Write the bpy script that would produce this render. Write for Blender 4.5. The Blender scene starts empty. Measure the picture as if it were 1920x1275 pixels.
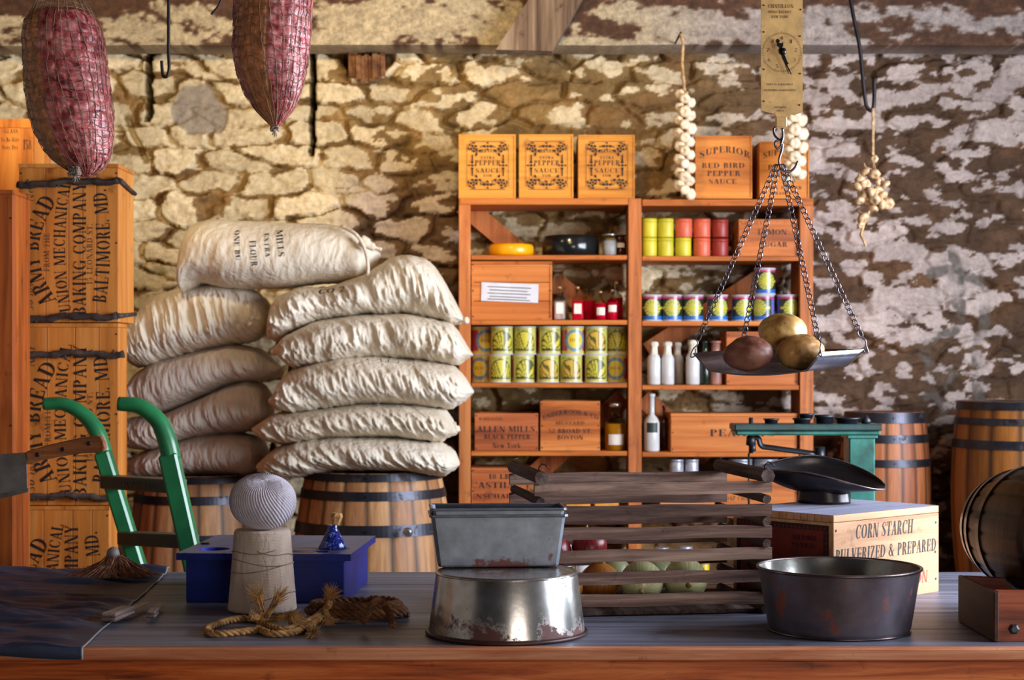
import bpy, math, random
import numpy as np
from mathutils import Vector, Matrix
rnd = random.Random(7)
S = bpy.context.scene
COL = S.collection
PI = math.pi

# ------------------------------------------------------------------ camera, world, light
ZC, F = 1.39, 3200.0            # eye height, focal length in pixels of the 1920 wide frame
CT = 0.88                       # counter top height
cam_d = bpy.data.cameras.new('camera'); cam = bpy.data.objects.new('camera', cam_d); COL.objects.link(cam)
cam.location = (0, 0, ZC); cam.rotation_euler = (PI/2, 0, 0)
cam_d.sensor_width = 36; cam_d.lens = 60; cam_d.shift_y = 42.5/1920
cam_d.dof.use_dof = True; cam_d.dof.focus_distance = 3.45; cam_d.dof.aperture_fstop = 7.5
S.camera = cam
S.view_settings.view_transform = 'Standard'; S.view_settings.look = 'None'
S.view_settings.exposure = 0.12; S.view_settings.gamma = 1.0; S.view_settings.use_curve_mapping = False
W = bpy.data.worlds.new('world'); S.world = W; W.use_nodes = True
W.node_tree.nodes['Background'].inputs[0].default_value = (0.55, 0.62, 0.8, 1)
W.node_tree.nodes['Background'].inputs[1].default_value = 0.035

def light(name, kind, loc, target, power, color, size=1.0, size_y=None, spot=None, blend=0.5):
    d = bpy.data.lights.new(name, kind); o = bpy.data.objects.new(name, d); COL.objects.link(o)
    d.energy = power; d.color = color
    if kind == 'AREA':
        d.size = size
        if size_y: d.shape = 'RECTANGLE'; d.size_y = size_y
    else:
        d.shadow_soft_size = size
    if spot: d.spot_size = math.radians(spot); d.spot_blend = blend
    o.location = loc
    o.rotation_euler = (Vector(target)-Vector(loc)).to_track_quat('-Z', 'Y').to_euler()
    return o
light('window_light', 'AREA', (2.66, 3.60, 1.72), (0, 4.1, 1.25), 240, (0.80, 0.87, 1.0), 2.3, 1.3)
light('front_fill_light', 'AREA', (1.5, -1.4, 1.0), (-0.1, 6.0, 1.3), 52, (1.0, 0.88, 0.78), 1.4, 1.3)  # unseen fill light added from the camera side
light('warm_lamp_left', 'SPOT', (-1.25, 4.35, 2.70), (-1.35, 6.5, 2.55), 80, (1.0, 0.76, 0.42), 0.06, spot=92, blend=0.7)
light('warm_lamp_centre', 'SPOT', (-0.05, 4.35, 2.70), (0.0, 6.5, 2.50), 58, (1.0, 0.76, 0.44), 0.06, spot=84, blend=0.8)
light('warm_shelf_fill', 'SPOT', (0.0, 3.75, 2.5), (0.15, 6.2, 1.75), 30, (1.0, 0.72, 0.40), 0.15, spot=64, blend=0.9)  # unseen warm fill spot aimed at the shelf front

# ------------------------------------------------------------------ helpers
def P(px, py, d):
    return Vector(((px-960)/F*d, d, ZC-(py-680)/F*d))
def PX(px, d): return (px-960)/F*d
def PZ(py, d): return ZC-(py-680)/F*d

SHTOPS = []
def snapz(z):
    t = min(SHTOPS, key=lambda q: abs(z-q)) if SHTOPS else 99
    return t+.0007 if abs(z-t) < .009 else z
def vnoise(x, y, seed=0):
    xi = np.floor(x).astype(np.int64); yi = np.floor(y).astype(np.int64)
    fx = x-xi; fy = y-yi; fx = fx*fx*(3-2*fx); fy = fy*fy*(3-2*fy)
    def h(a, b):
        n = (a*374761393 + b*668265263 + seed*974711) & 0x7fffffff
        n = (n ^ (n >> 13))*1274126177 & 0x7fffffff
        n = (n ^ (n >> 16)) & 0xffff
        return n/65535.0
    return (h(xi, yi)*(1-fx)+h(xi+1, yi)*fx)*(1-fy)+(h(xi, yi+1)*(1-fx)+h(xi+1, yi+1)*fx)*fy
def fbm(x, y, seed=0, oct=4):
    r = 0; a = .5; t = 0
    for i in range(oct):
        r = r+a*vnoise(x*2**i, y*2**i, seed+i*17); t += a; a *= .5
    return r/t
def sstep(a, b, x):
    t = np.clip((x-a)/(b-a), 0, 1); return t*t*(3-2*t)

def cat_rom(pts, n=8):
    out = []; pts = [Vector(p) for p in pts]; q = [pts[0]*2-pts[1]]+pts+[pts[-1]*2-pts[-2]]
    for i in range(1, len(q)-2):
        for k in range(n):
            t = k/n; a, b_, c, d_ = q[i-1], q[i], q[i+1], q[i+2]
            out.append(.5*((2*b_)+(c-a)*t+(2*a-5*b_+4*c-d_)*t*t+(3*b_-a-3*c+d_)*t**3))
    out.append(pts[-1]); return out

class MB:
    def __init__(s): s.v = []; s.f = []; s.m = []; s.sm = []
    def add(s, vs, fs, m=0, smooth=False):
        b = len(s.v); s.v.extend([tuple(v) for v in vs])
        for f in fs: s.f.append([i+b for i in f]); s.m.append(m); s.sm.append(smooth)
        return s
    def box(s, x0, x1, y0, y1, z0, z1, m=0, bev=0.0, M=None):
        if bev <= 0:
            vs = [(x, y, z) for z in (z0, z1) for y in (y0, y1) for x in (x0, x1)]
            fs = [(0,2,3,1), (4,5,7,6), (0,1,5,4), (2,6,7,3), (0,4,6,2), (1,3,7,5)]
        else:
            import itertools
            b = min(bev, (x1-x0)*.45, (y1-y0)*.45, (z1-z0)*.45)
            X, Y, Z = (x0, x1), (y0, y1), (z0, z1); vs = []; idx = {}
            for i, j, k in itertools.product((0, 1), repeat=3):
                sx, sy, sz = (b, -b)[i], (b, -b)[j], (b, -b)[k]
                for ax in range(3):
                    p = [X[i]+sx, Y[j]+sy, Z[k]+sz]
                    p[ax] = (X[i], Y[j], Z[k])[ax]
                    idx[(i, j, k, ax)] = len(vs); vs.append(tuple(p))
            fs = []
            g = lambda i, j, k, a: idx[(i, j, k, a)]
            for ax in range(3):
                for e in (0, 1):
                    q = []
                    for (a, c) in ((0, 0), (1, 0), (1, 1), (0, 1)):
                        t = [a, c]; t.insert(ax, e); q.append(g(*t, ax))
                    if (e == 0) ^ (ax == 1): q = q[::-1]
                    fs.append(tuple(q))
            for ax in range(3):       # edge strips along axis ax
                o1, o2 = [(1, 2), (0, 2), (0, 1)][ax]
                for a in (0, 1):
                    for c in (0, 1):
                        q = []
                        for e, n in ((0, o1), (0, o2), (1, o2), (1, o1)):
                            t = [0, 0, 0]; t[ax] = e; t[o1] = a; t[o2] = c; q.append(g(*t, n))
                        fl = (a ^ c) ^ (ax == 1)
                        fs.append(tuple(q if fl else q[::-1]))
            for i, j, k in itertools.product((0, 1), repeat=3):
                q = [g(i, j, k, 0), g(i, j, k, 1), g(i, j, k, 2)]
                if (i+j+k) % 2 == 0: q = q[::-1]
                fs.append(tuple(q))
        if M is not None: vs = [M @ Vector(v) for v in vs]
        return s.add(vs, fs, m)
    def bar(s, a, b, w, h, m=0, up=(0, 0, 1), bev=0.0):
        """rectangular bar from a to b, w across, h along up"""
        a = Vector(a); b = Vector(b); d = (b-a); L = d.length; d.normalize()
        x = d.cross(Vector(up)).normalized(); z = x.cross(d).normalized()
        M = Matrix((( x.x, d.x, z.x, a.x), (x.y, d.y, z.y, a.y), (x.z, d.z, z.z, a.z), (0, 0, 0, 1)))
        return s.box(-w/2, w/2, 0, L, -h/2, h/2, m, bev, M)
    def lathe(s, prof, n=32, c=(0, 0, 0), m=0, smooth=True, M=None, mats=None, caps=(True, True)):
        """prof: list of (r, z) bottom to top; mats: material per band"""
        vs = []
        for r, z in prof:
            for i in range(n):
                a = 2*PI*i/n; vs.append(Vector((r*math.cos(a), r*math.sin(a), z)))
        if M is not None: vs = [M @ v for v in vs]
        c = Vector(c); vs = [v+c for v in vs]
        b = len(s.v); s.v.extend([tuple(v) for v in vs])
        for j in range(len(prof)-1):
            for i in range(n):
                k = (i+1) % n
                s.f.append([b+j*n+i, b+j*n+k, b+(j+1)*n+k, b+(j+1)*n+i]); s.m.append(mats[j] if mats else m); s.sm.append(smooth)
        if prof[0][0] > 1e-6 and caps[0]: s.f.append([b+i for i in range(n)][::-1]); s.m.append(mats[0] if mats else m); s.sm.append(False)
        if prof[-1][0] > 1e-6 and caps[1]: s.f.append([b+(len(prof)-1)*n+i for i in range(n)]); s.m.append(mats[-1] if mats else m); s.sm.append(False)
        return s
    def tube(s, path, r, n=8, m=0, closed=False, smooth=True, flat=1.0):
        pts = [Vector(p) for p in path]; N = len(pts)
        rs = r if isinstance(r, (list, tuple)) else [r]*N
        if closed: tang = [(pts[(i+1) % N]-pts[i-1]).normalized() for i in range(N)]
        else: tang = [(pts[min(i+1, N-1)]-pts[max(i-1, 0)]).normalized() for i in range(N)]
        t0 = tang[0]; u = t0.orthogonal().normalized(); vs = []
        for i in range(N):
            t = tang[i]; u = (u-t*u.dot(t))
            u = u.normalized() if u.length > 1e-6 else t.orthogonal().normalized()
            w = t.cross(u)
            for k in range(n):
                a = 2*PI*k/n; vs.append(pts[i]+(u*math.cos(a)+w*math.sin(a)*flat)*rs[i])
        fs = []
        for i in range(N if closed else N-1):
            j = (i+1) % N
            for k in range(n):
                l = (k+1) % n; fs.append((i*n+k, i*n+l, j*n+l, j*n+k))
        if not closed: fs.append(tuple(range(n))[::-1]); fs.append(tuple((N-1)*n+k for k in range(n)))
        return s.add(vs, fs, m, smooth)
    def grid(s, pos, nu, nv, m=0, wrapv=False, smooth=True, caps=False):
        """pos: array (nu,nv,3)"""
        b = len(s.v); s.v.extend(map(tuple, np.asarray(pos).reshape(-1, 3).tolist()))
        for i in range(nu-1):
            for j in range(nv if wrapv else nv-1):
                k = (j+1) % nv
                s.f.append([b+i*nv+j, b+i*nv+k, b+(i+1)*nv+k, b+(i+1)*nv+j]); s.m.append(m); s.sm.append(smooth)
        if caps:
            s.f.append([b+j for j in range(nv)][::-1]); s.m.append(m); s.sm.append(False)
            s.f.append([b+(nu-1)*nv+j for j in range(nv)]); s.m.append(m); s.sm.append(False)
        return s
    def text(s, txt, o, xd, yd, h, m=1, width=None, warp=None, shear=0.0, center=False, proj=None, gap=.10, off=.0005, bold=0.0):
        o = Vector(o); xd = Vector(xd).normalized(); yd = Vector(yd).normalized(); n = xd.cross(yd)
        x = 0; polys = []
        for ch in txt:
            w, qs = glyph(ch)
            for q in qs: polys.append([(a+x, b) for a, b in q])
            x += w+gap
        x -= gap; sx = (width/x) if width else h
        for q in polys:
            vs = []
            for a, b in q:
                A = (a-(x/2 if center else 0))*sx + b*h*shear; B = b*h
                if warp: A, B = warp(A, B)
                p = o+xd*A+yd*B+n*off
                if proj: p = proj(p)
                vs.append(p)
            s.add(vs, [tuple(range(len(vs)))], m)
        return x*sx
    def build(s, name, mats, parent=None, origin=(0, 0, 0), loc=None, rot=None, own=True):
        me = bpy.data.meshes.new(name)
        o = Vector(origin)
        me.from_pydata([(v[0]-o.x, v[1]-o.y, v[2]-o.z) for v in s.v], [], s.f)
        for mt in (mats if isinstance(mats, (list, tuple)) else [mats]): me.materials.append(mt)
        me.polygons.foreach_set('material_index', s.m); me.polygons.foreach_set('use_smooth', s.sm); me.update()
        ob = bpy.data.objects.new(name, me); COL.objects.link(ob)
        if parent is not None: ob.parent = parent
        ob.location = o if (loc is None and parent is None) else (loc or (0, 0, 0))
        if rot: ob.rotation_euler = rot
        return ob

def tag(o, label=None, cat=None, group=None, kind=None):
    if label: o['label'] = label
    if cat: o['category'] = cat
    if group: o['group'] = group
    if kind: o['kind'] = kind
    return o
def thing(name, loc, label, cat, group=None, rz=0):
    o = bpy.data.objects.new(name, None); COL.objects.link(o); o.location = loc; o.rotation_euler = (0, 0, rz)
    o.empty_display_size = .05
    return tag(o, label, cat, group)
def copy_tree(o, parent=None):
    c = o.copy(); COL.objects.link(c)
    if parent is not None: c.parent = parent
    for ch in list(o.children): copy_tree(ch, c)
    return c
def kids_of(o): return [x for x in bpy.data.objects if x.parent == o]

# ------------------------------------------------------------------ stencil lettering
def _r(x0, y0, x1, y1): return [(x0, y0), (x1, y0), (x1, y1), (x0, y1)]
def _d(x0, y0, x1, y1, t): return [(x0-t/2, y0), (x0+t/2, y0), (x1+t/2, y1), (x1-t/2, y1)] if y0 < y1 else [(x1-t/2, y1), (x1+t/2, y1), (x0+t/2, y0), (x0-t/2, y0)]
TK, TN, SF = .17, .055, .05
def _st(x, t=TK, y0=0, y1=1, s0=True, s1=True):
    q = [_r(x-t/2, y0, x+t/2, y1)]
    if s0: q.append(_r(x-t/2-.06, y0, x+t/2+.06, y0+SF))
    if s1: q.append(_r(x-t/2-.06, y1-SF, x+t/2+.06, y1))
    return q
def _arc(cx, cy, rx, ry, a0, a1, T=TK, t=TN, n=8):
    q = []
    for i in range(n):
        p = []
        for a, o in ((a0+(a1-a0)*i/n, 1), (a0+(a1-a0)*(i+1)/n, 1), (a0+(a1-a0)*(i+1)/n, 0), (a0+(a1-a0)*i/n, 0)):
            a = math.radians(a)
            X, Y = (rx, ry) if o else (rx-T, ry-t)
            p.append((cx+X*math.cos(a), cy+Y*math.sin(a)))
        q.append(p)
    return q
_G = {}
def glyph(c):
    if c in _G: return _G[c]
    r = None
    if c == ' ': r = (.3, [])
    elif c == 'I': r = (.32, _st(.16))
    elif c == 'L': r = (.58, _st(.16)+[_r(.28, 0, .58, TN), _r(.52, 0, .58, .3)])
    elif c == 'E': r = (.6, _st(.16)+[_r(.28, 0, .58, TN), _r(.52, 0, .58, .28), _r(.28, 1-TN, .56, 1), _r(.5, .75, .56, 1), _r(.28, .48, .46, .53), _r(.42, .38, .46, .63)])
    elif c == 'F': r = (.56, _st(.16)+[_r(.28, 1-TN, .56, 1), _r(.5, .75, .56, 1), _r(.28, .48, .46, .53), _r(.42, .38, .46, .63)])
    elif c == 'H': r = (.76, _st(.16)+_st(.60)+[_r(.28, .47, .48, .53)])
    elif c == 'T': r = (.66, _st(.33, s1=False)+[_r(0, 1-TN, .21, 1), _r(.45, 1-TN, .66, 1), _r(0, .72, .05, 1), _r(.61, .72, .66, 1)])
    elif c == 'P': r = (.58, _st(.16)+_arc(.28, .74, .29, .26, 85, -85))
    elif c == 'B': r = (.62, _st(.16)+_arc(.28, .75, .27, .25, 85, -85)+_arc(.28, .26, .33, .26, 85, -85))
    elif c == 'R': r = (.66, _st(.16)+_arc(.28, .74, .28, .26, 85, -85)+[_d(.56, 0, .38, .46, TK), _r(.5, 0, .66, SF)])
    elif c == 'D': r = (.72, _st(.16)+_arc(.28, .5, .43, .5, 87, -87))
    elif c in 'O0': r = (.76, _arc(.38, .5, .37, .5, 98, 262)+_arc(.38, .5, .37, .5, -82, 82)) if c == 'O' else (.56, _arc(.28, .5, .27, .5, 98, 262)+_arc(.28, .5, .27, .5, -82, 82))
    elif c == 'C': r = (.68, _arc(.38, .5, .37, .5, 95, 265)+_arc(.38, .5, .3, .5, 85, 40, TN)+_arc(.38, .5, .3, .5, -85, -40, TN)+[_r(.6, .68, .66, .97)])
    elif c == 'G': r = (.74, _arc(.38, .5, .37, .5, 95, 265)+_arc(.38, .5, .3, .5, 85, 40, TN)+_arc(.38, .5, .3, .5, -85, -60, TN)+[_r(.6, .7, .65, .97)]+_st(.62, .15, .04, .42, False, True))
    elif c == 'S': r = (.56, _arc(.28, .75, .26, .25, 60, 215, .13)+_arc(.28, .25, .26, .25, -125, 35, .13)+[[(.1, .56), (.2, .72), (.48, .42), (.38, .28)], _r(.46, .7, .51, .97), _r(.03, .03, .08, .3)])
    elif c == 'A': r = (.68, [_d(.1, 0, .33, 1, TN), _d(.56, 0, .34, 1, TK), _r(.2, .3, .42, .35), _r(0, 0, .2, SF), _r(.42, 0, .7, SF)])
    elif c == 'V': r = (.66, [_d(.33, 0, .12, 1, TK), _d(.34, 0, .56, 1, TN), _r(0, 1-SF, .26, 1), _r(.46, 1-SF, .66, 1)])
    elif c == 'W': r = (1.0, [_d(.3, 0, .12, 1, TK), _d(.31, 0, .5, 1, TN), _d(.68, 0, .5, 1, TK), _d(.69, 0, .88, 1, TN), _r(0, 1-SF, .26, 1), _r(.78, 1-SF, .98, 1)])
    elif c == 'M': r = (.92, _st(.1, TN)+_st(.78)+[_d(.42, .08, .16, 1, TK), _d(.42, .08, .68, 1, TN)])
    elif c == 'N': r = (.74, _st(.1, TN)+_st(.64, TN)+[_d(.56, 0, .16, 1, TK)])
    elif c == 'K': r = (.7, _st(.16)+[_d(.3, .42, .56, 1, TN), _d(.6, 0, .38, .55, TK), _r(.5, 0, .72, SF), _r(.46, 1-SF, .66, 1)])
    elif c == 'X': r = (.66, [_d(.54, 0, .12, 1, TK), _d(.1, 0, .54, 1, TN), _r(0, 0, .2, SF), _r(.42, 0, .66, SF), _r(0, 1-SF, .24, 1), _r(.44, 1-SF, .64, 1)])
    elif c == 'Y': r = (.66, _st(.33, y1=.46, s1=False)+[_d(.3, .48, .12, 1, TK), _d(.35, .48, .56, 1, TN), _r(0, 1-SF, .25, 1), _r(.46, 1-SF, .66, 1)])
    elif c == 'Z': r = (.6, [_d(.12, .03, .48, .97, TK), _r(.04, 1-TN, .4, 1), _r(.2, 0, .58, TN), _r(.04, .75, .09, 1), _r(.53, 0, .58, .25)])
    elif c == 'U': r = (.72, _st(.16, y0=.22, s0=False)+_st(.58, TN, .22, 1, False)+_arc(.34, .24, .265, .24, 185, 355, .1))
    elif c == 'J': r = (.46, _st(.3, y0=.2, s0=False)+_arc(.2, .22, .18, .22, 180, 350, .08))
    elif c == '&': r = (.78, _arc(.3, .78, .17, .22, -40, 260, .07)+_arc(.3, .27, .29, .27, 70, 330, .15)+[_d(.66, 0, .2, .72, TK), _d(.5, .2, .7, .5, TN)])
    elif c == '.': r = (.16, [_r(0, 0, .14, .14)])
    elif c == ',': r = (.16, [_r(0, -.1, .12, .12)])
    elif c == '1': r = (.34, _st(.18)+[_d(.02, .78, .12, .95, TN)])
    elif c == '2': r = (.56, _arc(.28, .72, .25, .28, 170, -20, .13)+[_d(.08, .04, .42, .62, TN*1.6), _r(.04, 0, .52, .1)])
    elif c in '35': r = (.54, _arc(.24, .29, .28, .29, -130, 100, .14)+((_arc(.24, .76, .25, .24, 130, -70, .13)) if c == '3' else [_r(.08, .55, .14, 1), _r(.08, .88, .46, 1)]))
    elif c in '68': r = (.56, _arc(.28, .28, .27, .28, 0, 360, .14, n=14)+(_arc(.28, .77, .22, .23, 0, 360, .12, n=12) if c == '8' else _arc(.42, .5, .4, .5, 180, 100, .14)))
    elif c == '9': r = (.56, _arc(.28, .72, .27, .28, 0, 360, .14, n=14)+_arc(.14, .5, .4, .5, 0, -80, .14))
    elif c == '4': r = (.58, _st(.4, .14, s1=False)+[_d(.04, .3, .36, 1, TN), _r(.02, .25, .56, .31)])
    elif c == '7': r = (.5, [_r(.04, .9, .48, 1), _d(.2, 0, .42, .9, .12)])
    elif c == 'l': r = (.26, _st(.13, .13))
    elif c == 'i': r = (.26, _st(.13, .13, 0, .62)+[_r(.07, .74, .2, .87)])
    elif c == 'b': r = (.5, _st(.12, .13)+_arc(.2, .32, .27, .32, 85, -85, .13))
    elif c == 'k': r = (.52, _st(.12, .13)+[_d(.24, .3, .42, .64, TN), _d(.46, 0, .28, .38, .13)])
    elif c == 't': r = (.34, _st(.16, .13, 0, .88, True, False)+[_r(0, .6, .32, .65)])
    elif c == 'e': r = (.5, _arc(.25, .32, .24, .32, 60, 300, .13)+_arc(.25, .32, .24, .32, 60, 5, .09)+[_r(.14, .3, .46, .35)])
    elif c == 'r': r = (.4, _st(.12, .13, 0, .64)+[_r(.2, .54, .38, .64)])
    elif c == 'y': r = (.48, [_d(.24, 0, .08, .64, .13), _d(.12, -.3, .42, .64, TN)])
    elif c.islower():
        w, q = glyph(c.upper()); r = (w*.72, [[(a*.72, b*.66) for a, b in p] for p in q])
    else: r = (.3, [])
    _G[c] = r
    return r

# ------------------------------------------------------------------ materials
def newmat(name):
    m = bpy.data.materials.new(name); m.use_nodes = True
    nt = m.node_tree; b = nt.nodes['Principled BSDF']; return m, nt, b
def lk(nt, a, b): nt.links.new(a, b)
def nn(nt, t, **kw):
    n = nt.nodes.new(t)
    for k, v in kw.items(): setattr(n, k, v)
    return n
def lin(c):
    return tuple(((x/255.)/12.92 if x/255. <= .04045 else ((x/255.+.055)/1.055)**2.4) for x in c[:3])+(1,)
def ramp(nt, stops, interp='LINEAR'):
    r = nn(nt, 'ShaderNodeValToRGB'); e = r.color_ramp.elements; r.color_ramp.interpolation = interp
    while len(e) < len(stops): e.new(.5)
    for i, (p, c) in enumerate(stops): e[i].position = p; e[i].color = c if len(c) == 4 else lin(c)
    return r
def coords(nt, scale=(1, 1, 1), rot=(0, 0, 0), rand=True):
    tc = nn(nt, 'ShaderNodeTexCoord'); mp = nn(nt, 'ShaderNodeMapping')
    mp.inputs['Scale'].default_value = scale; mp.inputs['Rotation'].default_value = rot
    if rand:
        oi = nn(nt, 'ShaderNodeObjectInfo'); ma = nn(nt, 'ShaderNodeMath', operation='MULTIPLY'); ma.inputs[1].default_value = 13.7
        va = nn(nt, 'ShaderNodeVectorMath', operation='ADD')
        lk(nt, oi.outputs['Random'], ma.inputs[0]); lk(nt, tc.outputs['Object'], va.inputs[0]); lk(nt, ma.outputs[0], va.inputs[1])
        lk(nt, va.outputs[0], mp.inputs[0])
    else: lk(nt, tc.outputs['Object'], mp.inputs[0])
    return mp.outputs[0]
def noise(nt, vec, scale, detail=4, rough=.6, dist=0):
    n = nn(nt, 'ShaderNodeTexNoise'); n.inputs['Scale'].default_value = scale; n.inputs['Detail'].default_value = detail
    n.inputs['Roughness'].default_value = rough; n.inputs['Distortion'].default_value = dist
    lk(nt, vec, n.inputs['Vector']); return n.outputs['Fac']
def bump(nt, b, fac, strength=.3, dist=.01):
    n = nn(nt, 'ShaderNodeBump'); n.inputs['Strength'].default_value = strength; n.inputs['Distance'].default_value = dist
    lk(nt, fac, n.inputs['Height']); lk(nt, n.outputs[0], b.inputs['Normal'])
def mixc(nt, fac, a, b, mode='MIX'):
    n = nn(nt, 'ShaderNodeMix', data_type='RGBA', blend_type=mode)
    if isinstance(fac, (int, float)): n.inputs[0].default_value = fac
    else: lk(nt, fac, n.inputs[0])
    for i, x in ((6, a), (7, b)):
        if isinstance(x, tuple): n.inputs[i].default_value = x
        else: lk(nt, x, n.inputs[i])
    return n.outputs[2]

def wood(name, dark, mid, light_, axis='x', sc=1.0, rough=.55, bmp=.25, spots=True, gloss=.3):
    m, nt, b = newmat(name)
    k = {'x': (.06, 1, 1), 'y': (1, .06, 1), 'z': (1, 1, .06)}[axis]
    v = coords(nt, tuple(a*sc for a in k))
    n1 = noise(nt, v, 38, 5, .65, .6); n2 = noise(nt, v, 9, 3, .5, 1.2)
    mx = nn(nt, 'ShaderNodeMath', operation='MULTIPLY_ADD'); mx.inputs[1].default_value = .55
    ml = nn(nt, 'ShaderNodeMath', operation='MULTIPLY'); ml.inputs[1].default_value = .45
    lk(nt, n2, ml.inputs[0]); lk(nt, n1, mx.inputs[0]); lk(nt, ml.outputs[0], mx.inputs[2])
    r = ramp(nt, [(.36, dark), (.5, mid), (.64, light_)]); lk(nt, mx.outputs[0], r.inputs[0])
    col = r.outputs[0]
    if spots:
        v2 = coords(nt, (1, 1, 1)); n3 = noise(nt, v2, 14*sc, 5, .7)
        r2 = ramp(nt, [(.60, (255, 255, 255)), (.74, (110, 80, 70))]); lk(nt, n3, r2.inputs[0])
        col = mixc(nt, .7, col, r2.outputs[0], 'MULTIPLY')
    lk(nt, col, b.inputs['Base Color']); b.inputs['Roughness'].default_value = rough
    b.inputs['Specular IOR Level'].default_value = gloss
    bump(nt, b, mx.outputs[0], bmp, .004)
    return m
def plain(name, c, rough=.5, metal=0, spec=.5, var=.15, sc=20, bmp=0):
    m, nt, b = newmat(name)
    v = coords(nt); n = noise(nt, v, sc, 4)
    d = tuple(max(0, int(x*(1-var*1.6))) for x in c); l = tuple(min(255, int(x*(1+var))) for x in c)
    r = ramp(nt, [(.3, d), (.7, l)]); lk(nt, n, r.inputs[0]); lk(nt, r.outputs[0], b.inputs['Base Color'])
    b.inputs['Roughness'].default_value = rough; b.inputs['Metallic'].default_value = metal; b.inputs['Specular IOR Level'].default_value = spec
    if bmp: bump(nt, b, n, bmp, .004)
    return m
def tinmat(name, base, rust, rough=.3, amount=.55, metal=.9, lowz=None, sc=9, streak=False):
    m, nt, b = newmat(name)
    v = coords(nt, (1, 1, .35) if streak else (1, 1, 1)); n = noise(nt, v, sc, 8, .72)
    fac = n
    if lowz is not None:
        tc = nn(nt, 'ShaderNodeTexCoord'); sp = nn(nt, 'ShaderNodeSeparateXYZ'); lk(nt, tc.outputs['Object'], sp.inputs[0])
        mr = nn(nt, 'ShaderNodeMapRange'); mr.inputs[1].default_value = lowz[0]; mr.inputs[2].default_value = lowz[1]
        mr.inputs[3].default_value = lowz[2]; mr.inputs[4].default_value = 0
        lk(nt, sp.outputs[2], mr.inputs[0]); ad = nn(nt, 'ShaderNodeMath', operation='ADD'); lk(nt, n, ad.inputs[0]); lk(nt, mr.outputs[0], ad.inputs[1]); fac = ad.outputs[0]
    r = ramp(nt, [(amount, (0, 0, 0)), (amount+.05, (255, 255, 255))]); lk(nt, fac, r.inputs[0])
    n2 = noise(nt, coords(nt), 30, 4)
    rb = ramp(nt, [(.3, tuple(int(x*.8) for x in base)), (.7, base)]); lk(nt, n2, rb.inputs[0])
    lk(nt, mixc(nt, r.outputs[0], rb.outputs[0], lin(rust)), b.inputs['Base Color'])
    mr2 = nn(nt, 'ShaderNodeMapRange'); mr2.inputs[3].default_value = metal; mr2.inputs[4].default_value = .1; lk(nt, r.outputs[0], mr2.inputs[0]); lk(nt, mr2.outputs[0], b.inputs['Metallic'])
    mr3 = nn(nt, 'ShaderNodeMapRange'); mr3.inputs[3].default_value = rough; mr3.inputs[4].default_value = .7; lk(nt, r.outputs[0], mr3.inputs[0]); lk(nt, mr3.outputs[0], b.inputs['Roughness'])
    bump(nt, b, n2, .08, .003)
    return m
def glass(name, c, rough=.03):
    m, nt, b = newmat(name); b.inputs['Base Color'].default_value = lin(c); b.inputs['Transmission Weight'].default_value = 1
    b.inputs['Roughness'].default_value = rough; b.inputs['IOR'].default_value = 1.12; return m
def attrmat(name, attr='col', rough=.6, metal=0, bsc=0, bst=.2, nmix=.0, spec=.4):
    m, nt, b = newmat(name); a = nn(nt, 'ShaderNodeVertexColor', layer_name=attr)
    col = a.outputs[0]
    if nmix:
        n = noise(nt, coords(nt), 60, 4, .7); r = ramp(nt, [(.3, (int(255*(1-nmix)),)*3), (.7, (255, 255, 255))]); lk(nt, n, r.inputs[0])
        col = mixc(nt, 1.0, col, r.outputs[0], 'MULTIPLY')
    lk(nt, col, b.inputs['Base Color']); b.inputs['Roughness'].default_value = rough; b.inputs['Metallic'].default_value = metal
    b.inputs['Specular IOR Level'].default_value = spec
    if bsc: bump(nt, b, noise(nt, coords(nt), bsc, 6, .7), bst, .006)
    return m
def setcol(me, rgb, name='col'):
    """rgb (nverts,3) as sRGB 0..1"""
    a = me.color_attributes.new(name=name, type='BYTE_COLOR', domain='POINT')
    c = np.ones((len(me.vertices), 4), np.float32); c[:, :3] = np.clip(rgb, 0, 1)
    a.data.foreach_set('color_srgb', c.ravel())

INK = plain('black_stencil_ink', (28, 20, 16), .7, var=.3, sc=60)
INKR = plain('red_stencil_ink', (190, 70, 50), .7)
INKG = plain('faded_stencil_ink', (105, 62, 30), .8)
PINE_Z = wood('orange_pine_upright', (150, 84, 32), (205, 124, 50), (222, 146, 66), 'z')
PINE_X = wood('orange_pine_level', (150, 84, 32), (205, 124, 50), (222, 146, 66), 'x')
SHELF_X = wood('shelf_board_pine', (128, 66, 22), (182, 100, 38), (204, 126, 56), 'x')
SHELF_Z = wood('shelf_post_pine', (130, 70, 32), (184, 106, 54), (206, 132, 74), 'z')
REDW_Z = wood('red_stained_wood_upright', (90, 36, 14), (150, 66, 26), (176, 86, 36), 'z')
IRON = tinmat('dark_iron', (58, 60, 66), (70, 44, 32), .42, .62, .7)
HOOP = tinmat('barrel_hoop_iron', (62, 62, 70), (46, 36, 36), .38, .56, .75)
NAILM = plain('iron_nail', (50, 42, 40), .5, .6)
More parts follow.
